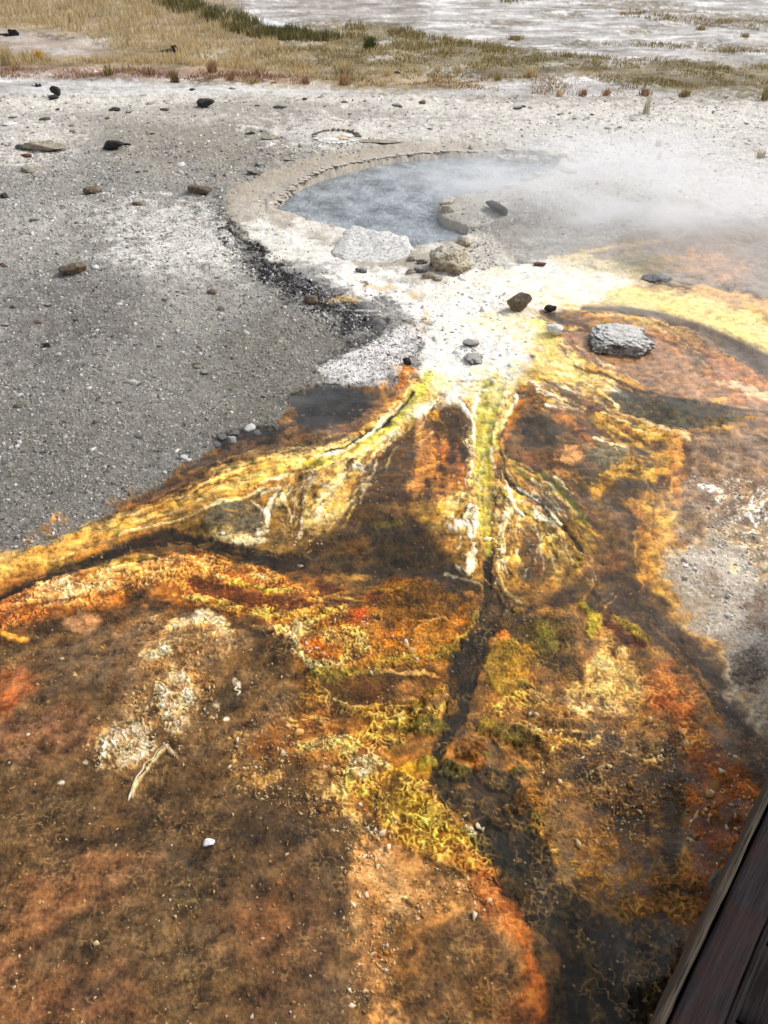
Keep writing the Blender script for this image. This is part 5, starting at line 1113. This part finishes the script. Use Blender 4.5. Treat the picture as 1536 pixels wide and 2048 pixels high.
# dark driftwood among the far grass
def driftwood(px, py, w, label, seed):
    p = spot(px, py); s = w*pxsize(px, py); rs = np.random.RandomState(seed)
    root = obj('driftwood', None, None, p); tag(root, label, 'driftwood')
    for i in range(3):
        me = rock_mesh('log' if i == 0 else 'broken_stub', (s*(1 if i == 0 else .3), s*.13, s*(.13 if i == 0 else .34)), MS['dark'], seed+i, sub=3, cuts=4, rough=.5, fine=.1)
        o = obj('log' if i == 0 else 'broken_stub', me, root, (0 if i == 0 else rs.uniform(.1, .45)*s, 0, s*(.07 if i == 0 else .13))); o.rotation_euler = (0, math.radians(rs.uniform(-12, 6) if i == 0 else rs.uniform(-35, 35)), rs.uniform(-.3, .3))
driftwood(335, 105, 46, 'black weathered driftwood log in the golden grass', 41)
driftwood(14, 73, 44, 'dark forked driftwood at the far left edge', 51)
driftwood(72, 174, 22, 'reddish dark twig heap left of the black rocks', 61)

# ------------------------------------------------------------------ scalloped rim of the pool: shelves of sinter lobes
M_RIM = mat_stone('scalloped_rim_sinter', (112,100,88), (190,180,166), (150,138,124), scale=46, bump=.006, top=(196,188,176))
rim = obj('pool_rim', None, None, spot(700, 320)); rim['kind'] = 'structure'
q = smooth_pts([POOL[i] for i in (22,-2,-1,0,1,2,3,4,5,6,7,8,9,10,11,12,13)] if False else POOL[0:13], False, 8)
lob = [rock_mesh('lobe', (1, .9, .22), M_RIM, 800+j, sub=3, cuts=1, cutd=(.85, .95), rough=.3, fine=.04) for j in range(5)]
acc = 0; k = 0
for a, b_ in zip(q[:-1], q[1:]):
    seg = math.hypot(b_[0]-a[0], b_[1]-a[1]); acc += seg
    if acc < 6: continue
    acc = 0
    for tier in range(3):
        j = _rr.uniform(-3, 3); w = _rr.uniform(14, 24)*(1-.12*tier)
        c = at(a[0]+j, a[1]-2.5, 0); s = w*pxsize(a[0], a[1]); gtop = float(gz(c[0]*1.01, c[1]+.07))
        zz = gtop+(.000, -.018, -.036)[tier]+_rr.uniform(-.004, .004)
        o = obj('lobe', lob[k % 5], rim, (c[0]-rim.location.x, c[1]+.012*tier-rim.location.y, zz-rim.location.z))
        o.scale = (s, s*.9, s*_rr.uniform(.55, .9)); o.rotation_euler = (_rr.uniform(-.12, .12), _rr.uniform(-.12, .12), _rr.rand()*6); k += 1
# brown inner bank at the boiling end
for i, (x, y, w) in enumerate(((1010,312,34),(1040,314,36),(1068,316,36),(1096,318,34),(1122,322,34),(1145,328,30),(1055,352,30),(1080,346,34),(1020,366,26),(980,378,24),(950,384,24),(1105,342,26),(925,392,20))):
    back = y < 340
    p = at(x, y, 0); p[2] = max(float(gz(p[0], p[1]+.05)), -.02); s = w*pxsize(x, y)
    me = rock_mesh('bank_lump', (s, s*.7, s*(.6 if back else .4)), M_RIM, 850+i, sub=3, cuts=4, rough=.35, fine=.08)
    o = obj('bank_lump', me, rim, (p[0]-rim.location.x, p[1]+.02-rim.location.y, p[2]-.02-rim.location.z))
# little cracked vent with a golden bowl beyond the pool
vent = obj('small_vent', None, None, spot(670, 283)); tag(vent, 'small cracked sinter bowl with a gold floor beyond the pool', 'vent')
for i in range(26):
    a = i/26*2*math.pi; x = 672+44*math.cos(a); y = 274+13*math.sin(a); p = spot(x, y); s = _rr.uniform(10, 18)*pxsize(x, y)
    back = math.sin(a) < .2
    o = obj('rim_chip', rock_mesh('rim_chip', (s, s*.6, s*(.30 if back else .16)), MS['brown' if back else 'white'], 900+i, sub=2, cuts=4, rough=.3), vent, p-np.array(vent.location)+np.array([0, 0, s*.08])); o.rotation_euler = (0, 0, a)
for i, (x, y, w, m) in enumerate(((682,277,30,'gold'),(660,279,34,'white'),(694,272,24,'white'))):
    if 'gold' not in MS: MS['gold'] = mat_stone('gold_floor', (158,116,60), (226,212,180), scale=30)
    p = spot(x, y); s = w*pxsize(x, y); obj('bowl_floor', rock_mesh('bowl_floor', (s, s*.9, .02), MS[m], 940+i, sub=2, cuts=3), vent, p-np.array(vent.location)+np.array([0, 0, .004]))
# thin uplifted crust plate right of the vent
rock('sinter_crust', 762, 288, 92, .05, 'tan', 'thin lifted sinter crust plate right of the small vent', cat='sinter', depth=.35, sink=.1, rough=.3, rot=-4)

# ------------------------------------------------------------------ gravel: tens of thousands of loose chips
size_cluster = False
def chips(name, n, region, size, colours, seed, label, flat=.3):
    rs = np.random.RandomState(seed); x0, x1, y0, y1 = region
    px = rs.uniform(x0, x1, n*3); py = rs.uniform(y0, y1, n*3)
    g = gsample(GRIT, px, py)*(gsample(WET, px, py) < .45)*(gsample(HGT, px, py) > -.1)
    k = np.nonzero(rs.rand(n*3) < g)[0][:n]; px, py = px[k], py[k]; n = len(k)
    v = (1024-py)/FPX; t = H_EYE/(SP-v*CP); x = (px-768)/FPX*t; y = t*(CP+v*SP); z = gz(x, y)
    s = np.exp(rs.normal(math.log(size), .48, n))*t/FPX; s = np.maximum(s, .0025)
    cl = 1+.35*fbm(x/.3, y/.3, 3, seed)
    if size_cluster: cl = np.where(fbm(x/.12, y/.12, 3, seed+3)+.3*rs.normal(0, 1, n) > .12, cl, .25)
    s *= np.clip(cl, .35, 1.6)
    a = rs.rand(n)*6.283; tilt = rs.normal(0, .22, (n, 2)); h = s*flat*rs.uniform(.4, 1.4, n)
    ang = np.array([.2, 1.5, 3.1, 4.9])[None, :]+rs.uniform(-.5, .5, (n, 4))+a[:, None]
    rad = rs.uniform(.55, 1.2, (n, 4))*s[:, None]*.5*np.array([1.25, .75, 1.25, .75])
    bx = rad*np.cos(ang); by = rad*np.sin(ang); V = np.zeros((n, 8, 3))
    V[:, :4, 0] = bx; V[:, :4, 1] = by; V[:, :4, 2] = -.3*h[:, None]
    V[:, 4:, 0] = bx*.8; V[:, 4:, 1] = by*.8; V[:, 4:, 2] = .7*h[:, None]+(bx*tilt[:, :1]+by*tilt[:, 1:])
    V += np.stack([x, y, z], 1)[:, None, :]
    F0 = np.array([[4,5,6,7],[0,1,5,4],[1,2,6,5],[2,3,7,6],[3,0,4,7]]); F = (F0[None]+np.arange(n)[:, None, None]*8).reshape(-1, 4)
    C_ = np.array([lin(c[:3]) for c in colours]); w = np.array([c[3] for c in colours], float); ci = rs.choice(len(colours), n, p=w/w.sum())
    loc = COL[np.clip(np.searchsorted(ROWS, py), 0, SH[0]-1), np.clip(np.searchsorted(COLS, px), 0, SH[1]-1)]
    c = C_[ci]*.62+loc*.38*np.where(C_[ci].mean(1) > .3, 1.4, .8)[:, None]; c = c*rs.uniform(.8, 1.15, (n, 1))
    o = obj(name, make_mesh(name, V.reshape(-1, 3), F, M_CHIP, False, {'paint': ('FLOAT_COLOR', with_alpha(np.repeat(np.clip(c, 0, .9), 8, 0)))}))
    o['kind'] = 'stuff'; tag(o, label, 'gravel'); return o
M_CHIP = mat_attr('sinter_chips', .85, .2, var=.15)
GC = [(226,224,220,2),(194,191,186,5),(158,154,148,7),(124,120,114,5),(74,71,70,3),(160,138,118,1)]
chips('gravel', 36000, (-80, 1000, 290, 1130), 3.0, GC, 1, 'fine grey and white sinter gravel covering the flat left of the runoff')
chips('gravel', 11000, (-80, 1640, 190, 470), 3.6, [(222,220,217,4),(190,187,183,6),(150,147,142,4),(86,82,80,2),(60,56,54,1)], 2, 'pale flaky sinter gravel on the ground beyond the pool', .22)
chips('gravel', 420, (-80, 900, 420, 1100), 7, [(214,211,206,4),(160,156,150,4),(120,116,110,3),(96,84,72,1)], 3, 'larger loose sinter flakes strewn over the left gravel flat')
def sinter_bits(name, poly, n, size, colours, seed, label, flat=.5):
    """crumbs inside a region, whatever the ground there"""
    global GRIT
    keep = GRIT, WET
    try:
        m = inside(poly, PXC, PYC).astype(float); globals()['GRIT'] = m; globals()['WET'] = WET*0
        xs = [p[0] for p in poly]; ys = [p[1] for p in poly]
        return chips(name, n, (min(xs), max(xs), min(ys), max(ys)), size, colours, seed, label, flat)
    finally: globals()['GRIT'], globals()['WET'] = keep
sinter_bits('sinter_crumbs', [(660,560),(800,545),(940,560),(1080,540),(1100,600),(1060,640),(1070,720),(1000,790),(900,790),(850,770),(850,690),(860,650),(760,600)], 160, 8, [(240,238,234,6),(220,216,210,4)], 5, 'rounded sinter crumbs studding the white apron', .25)
sinter_bits('sinter_crumbs', [(430,400),(470,440),(520,490),(620,560),(740,640),(770,690),(700,700),(600,620),(500,560),(430,470)], 2600, 3.2, [(228,226,224,3),(150,148,146,3),(46,44,46,8)], 6, 'black and white crust crumbs along the foot of the pool rim')
sinter_bits('sinter_crumbs', [(640,740),(700,690),(850,645),(860,700),(800,745),(740,772),(650,775)], 450, 3.2, [(236,234,236,6),(190,188,190,2),(70,66,68,2)], 7, 'white crust crumbs left of the apron beside the dark pool')

size_cluster = True
CRM = [(238,214,162,4),(214,176,112,5),(184,140,78,4),(244,232,206,2),(196,140,60,2)]
for pl, n_, sz, sd, lb in (([(440,1480),(560,1440),(700,1480),(800,1620),(760,1760),(640,1640),(470,1580)], 1100, 4.2, 31, 'cream and gold mineral nodules strewn beside the lumpy gold mat'),
        ([(690,1640),(860,1700),(1000,1800),(1010,1860),(860,1820),(800,1900),(770,2060),(700,2060),(680,1800)], 1200, 3.4, 32, 'pale nodules studding the tan tongue of mat at the bottom'),
        ([(0,1240),(500,1240),(700,1500),(720,2060),(0,2060)], 1300, 2.6, 33, 'tiny pale crumbs scattered over the brown lower left mat'),
        ([(1050,1420),(1340,1420),(1370,1660),(1200,1760),(1090,1600)], 600, 3.6, 34, 'cream nodules scattered over the dark patch on the right mat'),
        ([(1370,1480),(1500,1480),(1530,1600),(1400,1800),(1370,1700)], 160, 5, 35, 'golden nodules on the rust red strip by the boardwalk'),
        ([(560,1230),(760,1230),(900,1330),(760,1350),(600,1340)], 500, 3.2, 36, 'small golden nodules along the orange central mat'),
        ([(180,1440),(420,1260),(440,1440),(300,1540),(190,1540)], 700, 4, 37, 'white and tan mineral crumbs around the bleached twig'),
        ([(900,1180),(1010,1180),(980,1400),(920,1440),(900,1350)], 90, 1.3, 38, 'white flecks floating on the dark channel'),
        ([(1380,940),(1536,950),(1536,1320),(1440,1280),(1350,1120)], 900, 3.0, 39, 'white crust flakes on the pale crust at the right edge'),
        ([(500,930),(700,900),(640,1110),(500,1110)], 260, 3.0, 40, 'pale crumbs in the yellow fan at left'),
        ([(900,940),(1060,940),(1190,1120),(1060,1200),(930,1150)], 320, 3.0, 41, 'pale crumbs in the lower fan of the central stream')):
    o = sinter_bits('mineral_crumbs', pl, int(n_*1.3), sz*1.5, CRM if sd not in (38, 39) else [(236,232,226,4),(206,196,184,3)], sd, lb, .45); o['category'] = 'mineral crumbs'

# ------------------------------------------------------------------ grass
M_GRASS = mat_attr('dry_grass', .75, .15, .25, var=.2)
def blade_arrays(px, py, hpx, cols, rs, lean=.35, wpx=1.1):
    n = len(px); v = (1024-py)/FPX; t = H_EYE/(SP-v*CP); x = (px-768)/FPX*t; y = t*(CP+v*SP); z = gz(x, y)-.01
    z = np.where(t > 25, -.02, z); u = t/FPX; h = hpx*u*rs.uniform(.45, 1.15, n); w = wpx*u*rs.uniform(.6, 1.4, n)*.5
    a = rs.rand(n)*6.283; l = rs.normal(0, lean, n)*h; wa = rs.normal(0, .5, n)
    dx, dy = np.cos(a)*l, np.sin(a)*l; V = np.zeros((n, 5, 3)); cw, sw = np.cos(wa)*w, np.sin(wa)*w
    V[:, 0] = np.stack([x-cw, y-sw, z], 1); V[:, 1] = np.stack([x+cw, y+sw, z], 1)
    V[:, 2] = np.stack([x+dx*.35+cw*.8, y+dy*.35+sw*.8, z+h*.6], 1); V[:, 3] = np.stack([x+dx*.35-cw*.8, y+dy*.35-sw*.8, z+h*.6], 1)
    V[:, 4] = np.stack([x+dx, y+dy, z+h*.98], 1)
    F = np.array([[0,1,2],[0,2,3],[3,2,4]])[None]+np.arange(n)[:, None, None]*5
    C_ = np.array([lin(c[:3]) for c in cols]); w_ = np.array([c[3] for c in cols], float); c = C_[rs.choice(len(cols), n, p=w_/w_.sum())]*rs.uniform(.7, 1.25, (n, 1))
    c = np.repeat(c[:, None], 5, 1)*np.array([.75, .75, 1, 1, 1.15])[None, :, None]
    return V.reshape(-1, 3), F.reshape(-1, 3), c.reshape(-1, 3)
def grass_field(label, poly, n, hpx, cols, seed, clump=.5, lean=.3):
    rs = np.random.RandomState(seed); q = smooth_pts(poly, True, 3); xs = [p[0] for p in q]; ys = [p[1] for p in q]
    px = rs.uniform(min(xs), max(xs), n*6); py = rs.uniform(min(ys), max(ys), n*6); t = H_EYE/(SP-(1024-py)/FPX*CP)
    wx = (px-768)/FPX*t; wy = t*1.2
    nz = fbm(wx/.8, wy/1.0, 4, seed, .6); d, _, _ = d_line(q, px, py, True); ins = inside(q, px, py)
    k = np.nonzero(ins & (rs.rand(len(px)) < np.clip(.5+nz*2.2*clump+(1-clump)*.4, 0, 1)*np.clip(d/7+.15, 0, 1)))[0][:n]
    hp = hpx*np.clip(.7+nz[k]*.9, .35, 1.5)*np.clip(.45+(200-py[k])/260, .3, 1.2)
    V, F, c = blade_arrays(px[k], py[k], hp, cols, rs, lean)
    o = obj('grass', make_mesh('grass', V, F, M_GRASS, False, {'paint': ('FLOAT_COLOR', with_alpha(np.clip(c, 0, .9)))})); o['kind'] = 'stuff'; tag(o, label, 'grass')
GOLD = [(218,198,156,5),(230,212,170,4),(200,176,134,4),(172,150,114,2),(156,146,104,1)]
GREEN = [(100,98,62,5),(120,112,70,4),(84,84,54,3),(156,140,92,2)]
OLIVE = [(150,136,92,5),(168,148,96,4),(124,116,76,4),(190,164,108,2),(112,104,66,2)]
RUST = [(166,128,96,4),(138,106,84,3),(186,152,112,3),(116,86,72,2)]
PALE = [(190,172,130,4),(168,150,112,4),(150,132,96,2)]
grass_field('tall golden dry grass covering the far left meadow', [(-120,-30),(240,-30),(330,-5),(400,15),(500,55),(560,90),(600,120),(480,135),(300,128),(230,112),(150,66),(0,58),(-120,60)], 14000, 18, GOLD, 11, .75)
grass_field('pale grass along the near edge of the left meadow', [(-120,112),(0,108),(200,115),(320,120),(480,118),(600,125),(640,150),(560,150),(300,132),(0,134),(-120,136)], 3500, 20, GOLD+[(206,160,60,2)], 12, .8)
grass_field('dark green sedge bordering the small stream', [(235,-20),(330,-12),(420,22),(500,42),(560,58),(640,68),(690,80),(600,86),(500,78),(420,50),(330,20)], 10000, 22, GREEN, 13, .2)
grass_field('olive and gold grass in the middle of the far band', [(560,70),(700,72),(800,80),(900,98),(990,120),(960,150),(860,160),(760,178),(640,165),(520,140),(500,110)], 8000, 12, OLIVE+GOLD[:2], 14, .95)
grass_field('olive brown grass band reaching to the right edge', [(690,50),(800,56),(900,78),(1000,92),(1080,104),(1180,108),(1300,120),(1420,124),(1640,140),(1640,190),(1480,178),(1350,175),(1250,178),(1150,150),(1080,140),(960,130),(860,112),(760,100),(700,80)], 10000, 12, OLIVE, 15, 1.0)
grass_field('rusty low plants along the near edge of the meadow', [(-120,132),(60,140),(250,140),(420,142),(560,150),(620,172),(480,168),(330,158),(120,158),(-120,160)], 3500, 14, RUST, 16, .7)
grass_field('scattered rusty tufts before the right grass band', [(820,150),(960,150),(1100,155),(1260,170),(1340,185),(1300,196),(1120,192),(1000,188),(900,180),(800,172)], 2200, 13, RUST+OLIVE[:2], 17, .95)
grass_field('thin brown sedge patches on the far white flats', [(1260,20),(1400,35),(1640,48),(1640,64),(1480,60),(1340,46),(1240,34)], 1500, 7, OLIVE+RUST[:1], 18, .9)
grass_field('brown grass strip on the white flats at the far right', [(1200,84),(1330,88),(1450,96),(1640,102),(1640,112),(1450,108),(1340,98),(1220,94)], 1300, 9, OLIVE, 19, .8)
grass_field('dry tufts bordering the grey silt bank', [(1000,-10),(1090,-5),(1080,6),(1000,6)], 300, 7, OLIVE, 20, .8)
def tuft(px, py, w, h, cols, label, n=90, seed=0, group=None, name='grass_tuft', lean=.45):
    rs = np.random.RandomState(seed+int(px)); V, F, c = blade_arrays(px+rs.normal(0, w*(.15 if w < 40 else .11), n), py+rs.normal(0, 1.2, n), np.full(n, h, float), cols, rs, lean)
    p = spot(px, py); o = obj(name, make_mesh(name, V-p, F, M_GRASS, False, {'paint': ('FLOAT_COLOR', with_alpha(np.clip(c, 0, .9)))}), None, p); tag(o, label, 'grass tuft' if name == 'grass_tuft' else 'shrub', group)
tuft(1291, 226, 22, 38, [(200,196,176,4),(170,162,130,3)], 'lone pale wispy tuft standing on the white ground at right', 60)
tuft(350, 163, 26, 24, GREEN+RUST, 'dark olive tuft in front of the meadow, on the white gravel', 130)
tuft(740, 100, 46, 26, [(70,80,48,4),(88,92,56,3)], 'low dark green bush in the grass band', 260, name='shrub')
for i, (x, y, w, h, c, l) in enumerate(((218,152,30,24,OLIVE,'olive tuft left of the meadow front'),(300,152,34,20,RUST,'broad rusty tuft near the middle left'),(462,163,26,18,RUST,'rusty tuft beside the broad pale one'),(505,167,18,14,PALE,'small grey pale tuft among the stones'),(425,145,40,22,RUST,'dark red brown tuft at the grass edge'),
        (520,148,44,24,GOLD,'tall golden tuft near the middle'),(612,168,30,18,RUST,'pale rusty tuft on the open ground'),(690,168,36,24,RUST,'bushy orange brown tuft at the meadow edge'),(765,172,24,14,GOLD,'low yellow tuft by the meadow edge'),(690,148,60,26,GOLD,'wide golden tuft under the dark bush'),(16,128,56,40,GOLD,'tall straw tuft at the left edge'),(78,122,30,22,[(206,160,50,4),(180,140,60,2)],'bright yellow tuft at the left'),
        (1060,158,50,24,GOLD,'golden tuft below the middle of the right grass band'),(996,162,24,18,OLIVE,'small olive tuft under the grass band'),(915,145,30,18,GOLD,'yellow tuft left of the grass band'),(875,142,24,14,GOLD,'lower yellow tuft left of the grass band'),(775,152,26,20,GOLD,'yellow tuft in the middle clearing'),
        (1118,193,22,16,GOLD,'isolated yellow tuft on the pale ground'),(1165,188,34,16,RUST,'isolated rusty tuft, larger of the near pair'),(1212,191,28,16,RUST,'isolated rusty tuft, smaller of the near pair'),(1290,190,50,14,RUST,'low wide rusty clump before the right grass'),(1370,192,60,14,OLIVE,'low wide olive clump before the right grass'),(1530,200,30,30,OLIVE,'olive tuft cut by the right edge'),(1318,318,10,18,PALE,'faint thin tuft in the steam at right'),
        (1060,292,8,0.1,PALE,''),(1318,290,22,16,PALE,'faint grey tuft seen through the steam'),(1520,318,24,20,PALE,'grey tuft at the right edge beyond the steam'),(1030,80,60,9,OLIVE,'flat olive cushion on the white flats'),(1402,62,40,8,OLIVE,'flat dark cushion on the far white flats'),(1490,76,30,9,OLIVE,'small tufts on the far white flats at right'))):
    if l: tuft(x, y, w, h, c, l, 70 if w < 40 else 150, i)

# ------------------------------------------------------------------ mineral scraps and a bleached twig
MS['cream'] = mat_stone('cream_scrap', (206,190,140), (246,240,216), rough=.5, scale=60)
scr = obj('mineral_scrap', None, None, spot(945, 1660)); tag(scr, 'curled cream white mineral scrap on green algae beside the channel', 'mineral scrap')
for k, (x, y, w) in enumerate(((930,1632,9),(933,1655,14),(942,1662,20),(955,1655,18),(965,1660,12),(948,1672,14),(925,1640,6))):
    p = spot(x, y); s = w*pxsize(x, y); o = obj('curl', rock_mesh('curl', (s, s*.6, s*.5), MS['cream'], 1300+k, sub=3, cuts=3, rough=.6, fine=.08), scr, p-np.array(scr.location)+np.array([0, 0, s*.3])); o.rotation_euler = (_rr.rand(), _rr.rand(), _rr.rand()*6)
def strand(label, pts, mat, name='twig'):
    q = smooth_pts(pts, False, 4); P_ = [spot(a[0], a[1]) for a in q]; R_ = [a[2]*pxsize(a[0], a[1]) for a in q]; V = []; m_ = 7
    for i, p in enumerate(P_):
        t = P_[min(i+1, len(P_)-1)]-P_[max(i-1, 0)]; t /= np.linalg.norm(t)+1e-9; sd = np.array([t[1], -t[0], 0]); sd /= np.linalg.norm(sd)+1e-9
        r = R_[i]*_rr.uniform(.75, 1.25)
        for k in range(m_): a = k/m_*6.2832; V.append(p+sd*math.cos(a)*r+np.array([0, 0, 1])*(math.sin(a)*r*.8+.003))
    F = [[i*m_+k, i*m_+(k+1) % m_, (i+1)*m_+(k+1) % m_, (i+1)*m_+k] for i in range(len(q)-1) for k in range(m_)]+[list(range(m_))[::-1], [(len(q)-1)*m_+k for k in range(m_)]]
    o = obj(name, make_mesh(name, np.array(V)-P_[0], F, mat, True), None, P_[0]); tag(o, label, name)
strand('bleached crooked twig lying on the brown mat at left', [(256,1604,.8),(261,1592,3.2),(266,1572,1.6),(274,1554,2),(286,1540,2.2),(290,1528,1.5),(306,1518,2),(314,1504,1.6),(330,1490,1.4),(337,1500,.8),(344,1503,1.2),(350,1514,.7)], MS['cream'])
strand('small pale curl of mineral thread on the dark mat', [(470,1366,1),(476,1372,2.2),(470,1380,2),(480,1384,2.2),(474,1392,1.6)], MS['cream'], 'mineral_thread')

# ------------------------------------------------------------------ boardwalk: kerb timber, fascia and planks
ZT = .62; A_, B_ = at(1310, 2048, ZT), at(1536, 1572, ZT)
d_ = (B_-A_)/np.linalg.norm(B_-A_); n2 = np.array([d_[1], -d_[0], 0])
bw = obj('boardwalk', None, None, (A_[0], A_[1], 0)); bw.rotation_euler = (0, 0, math.atan2(d_[1], d_[0])-math.pi/2); tag(bw, 'dark weathered timber boardwalk edge in the lower right corner', 'boardwalk')
C1, C2 = at(1470, 2048, ZT), at(1536, 1870, ZT); wid = float((C1-A_)@n2)
M_W1 = mat_wood('weathered_grey_edge', (50,45,40), (98,88,78), 0); M_W2 = mat_wood('dark_stained_timber', (26,24,26), (52,47,47), 0, .7); M_W3 = mat_wood('dark_plank', (22,21,22), (46,42,41), 0, .3)
def beam(name, x0, x1, z0, z1, y0, y1, mat, bev=.006, wav=.0015, seed=0, ny=160):
    """long timber with eased, slightly wandering edges"""
    prof = [(x0,z0),(x0,(z0+z1)/2),(x0,z1-bev),(x0+bev*.35,z1-bev*.35),(x0+bev,z1)]
    m_ = 7; prof += [(x0+bev+(x1-x0-2*bev)*i/m_, z1) for i in range(1, m_)]+[(x1-bev,z1),(x1-bev*.35,z1-bev*.35),(x1,z1-bev),(x1,(z0+z1)/2),(x1,z0)]
    prof = np.array(prof); ys = np.linspace(y0, y1, ny); P_, Yg = np.meshgrid(np.arange(len(prof)), ys)
    xx = prof[P_, 0]+wav*fbm(Yg/.09, P_*.9, 3, 81+seed); zz = prof[P_, 1]+wav*.8*fbm(Yg/.14+4, P_*1.3, 3, 82+seed)
    v = np.stack([xx, Yg, zz], -1).reshape(-1, 3); f = grid_faces(ny, len(prof)).tolist(); m = len(prof)
    f.append(list(range(m))); f.append([(ny-1)*m+i for i in range(m)][::-1])
    return obj(name, make_mesh(name, v, f, mat, True), bw)
E1 = wid*.15
beam('fascia_board', 0, E1-.002, ZT-.19, ZT-.003, -1.6, 2.6, M_W1, .007, .003, 1)
beam('curb_timber', E1+.0035, wid*.86, ZT-.1, ZT, -1.6, 2.6, M_W2, .008, .0022, 2)
beam('curb_timber', wid*.86+.002, wid, ZT-.1, ZT-.004, -1.6, 2.6, M_W2, .006, .002, 3)
plk = None
for i in range(24):                        # planks run across the walk, beside and under the kerb
    y0 = -1.55+i*.17; zz = ZT-.105
    beam('deck_plank', E1+.004, 1.55, zz-.04, zz, y0, y0+.162, M_W3, .004, .001, 10+i, 6)
beam('side_beam', E1+.01, E1+.06, ZT-.34, ZT-.15, -1.6, 2.6, M_W3, .004, .001, 40)
for i in range(3): beam('support_post', E1+.08, E1+.2, -.3, ZT-.15, -1.2+i*1.5, -1.08+i*1.5, M_W3, .004, .001, 50+i, 4)
# weathered stub of a cross timber that shows past the fascia
p = at(1442, 1768, .35); stub = obj('timber_stub', rock_mesh('timber_stub', (.05, .05, .05), mat_wood('grey_end_grain', (60,58,52), (120,114,104), 0), 77, sub=3, cuts=2, box=.6, rough=.05), bw)
R_ = math.atan2(d_[1], d_[0])-math.pi/2; dx, dy = p[0]-A_[0], p[1]-A_[1]
stub.location = (dx*math.cos(R_)+dy*math.sin(R_), -dx*math.sin(R_)+dy*math.cos(R_), .35)

# ------------------------------------------------------------------ boiling splash and steam
m, nt, N, L = nodes('splash_water'); out = N('OutputMaterial'); b = N('BsdfPrincipled', Roughness=.12); b.inputs['Base Color'].default_value = (.75, .8, .84, 1); b.inputs['Transmission Weight'].default_value = .35; b.inputs['IOR'].default_value = 1.33; L(b.outputs[0], out.inputs[0])
rs = np.random.RandomState(5); VV, FF, off = [], [], 0
v0, f0 = ICO[1]
for i in range(230):
    c = i % 3; px = [1035, 965, 1075][c]+rs.normal(0, [20, 16, 22][c]); py = [350, 352, 340][c]+rs.normal(0, 4); r = abs(rs.normal(0, 1))*.0045+.0025
    p = at(px, py, WATER_Z); z = WATER_Z+abs(rs.normal(0, .5))*.07*(1-min(1, abs(px-[1035, 965, 1075][c])/50)); st = rs.uniform(.8, 2.2)
    VV.append(v0*np.array([r*rs.uniform(.8, 1.6), r, r*st])+[p[0], p[1], z]); FF.append(f0+off); off += len(v0)
sp = obj('water_splash', make_mesh('water_splash', np.concatenate(VV), np.concatenate(FF), m, True)); sp['kind'] = 'stuff'; tag(sp, 'boiling splash of droplets at the right end of the pool', 'splash')
m, nt, N, L = nodes('steam'); out = N('OutputMaterial'); vol = N('VolumePrincipled'); vol.inputs['Color'].default_value = (.97, .98, 1, 1); vol.inputs['Anisotropy'].default_value = .2
tc = N('TexCoord'); n = N('TexNoise', Scale=2.3, Detail=3.0, Roughness=.55); n.inputs['Distortion'].default_value = .6; L(tc.outputs['Object'], n.inputs['Vector'])
g = N('VectorMath', operation='LENGTH'); L(tc.outputs['Object'], g.inputs[0]); fal = math_n(N, L, 'SUBTRACT', 1.0, g.outputs['Value'], None, True)
dn = math_n(N, L, 'MULTIPLY_ADD', n.outputs['Fac'], 5.2, -2.05, True); dn = math_n(N, L, 'MULTIPLY', dn, fal); dn = math_n(N, L, 'MULTIPLY', dn, STEAM); L(dn, vol.inputs['Density']); L(vol.outputs[0], out.inputs['Volume'])
c = at(1300, 400, .25)
for i, (px, py, z, s, lab) in enumerate(((1270, 400, .15, (1.9, 1.6, .6), 'pale steam drifting off the mound right of the pool'), (960, 360, .02, (1.3, .7, .22), 'thin steam hanging over the boiling end of the pool'))):
    p = at(px, py, z); o = obj('steam', make_mesh('steam', ICO[3][0], ICO[3][1], m, True), None, p); o.scale = s; o['kind'] = 'stuff'; tag(o, lab, 'steam')
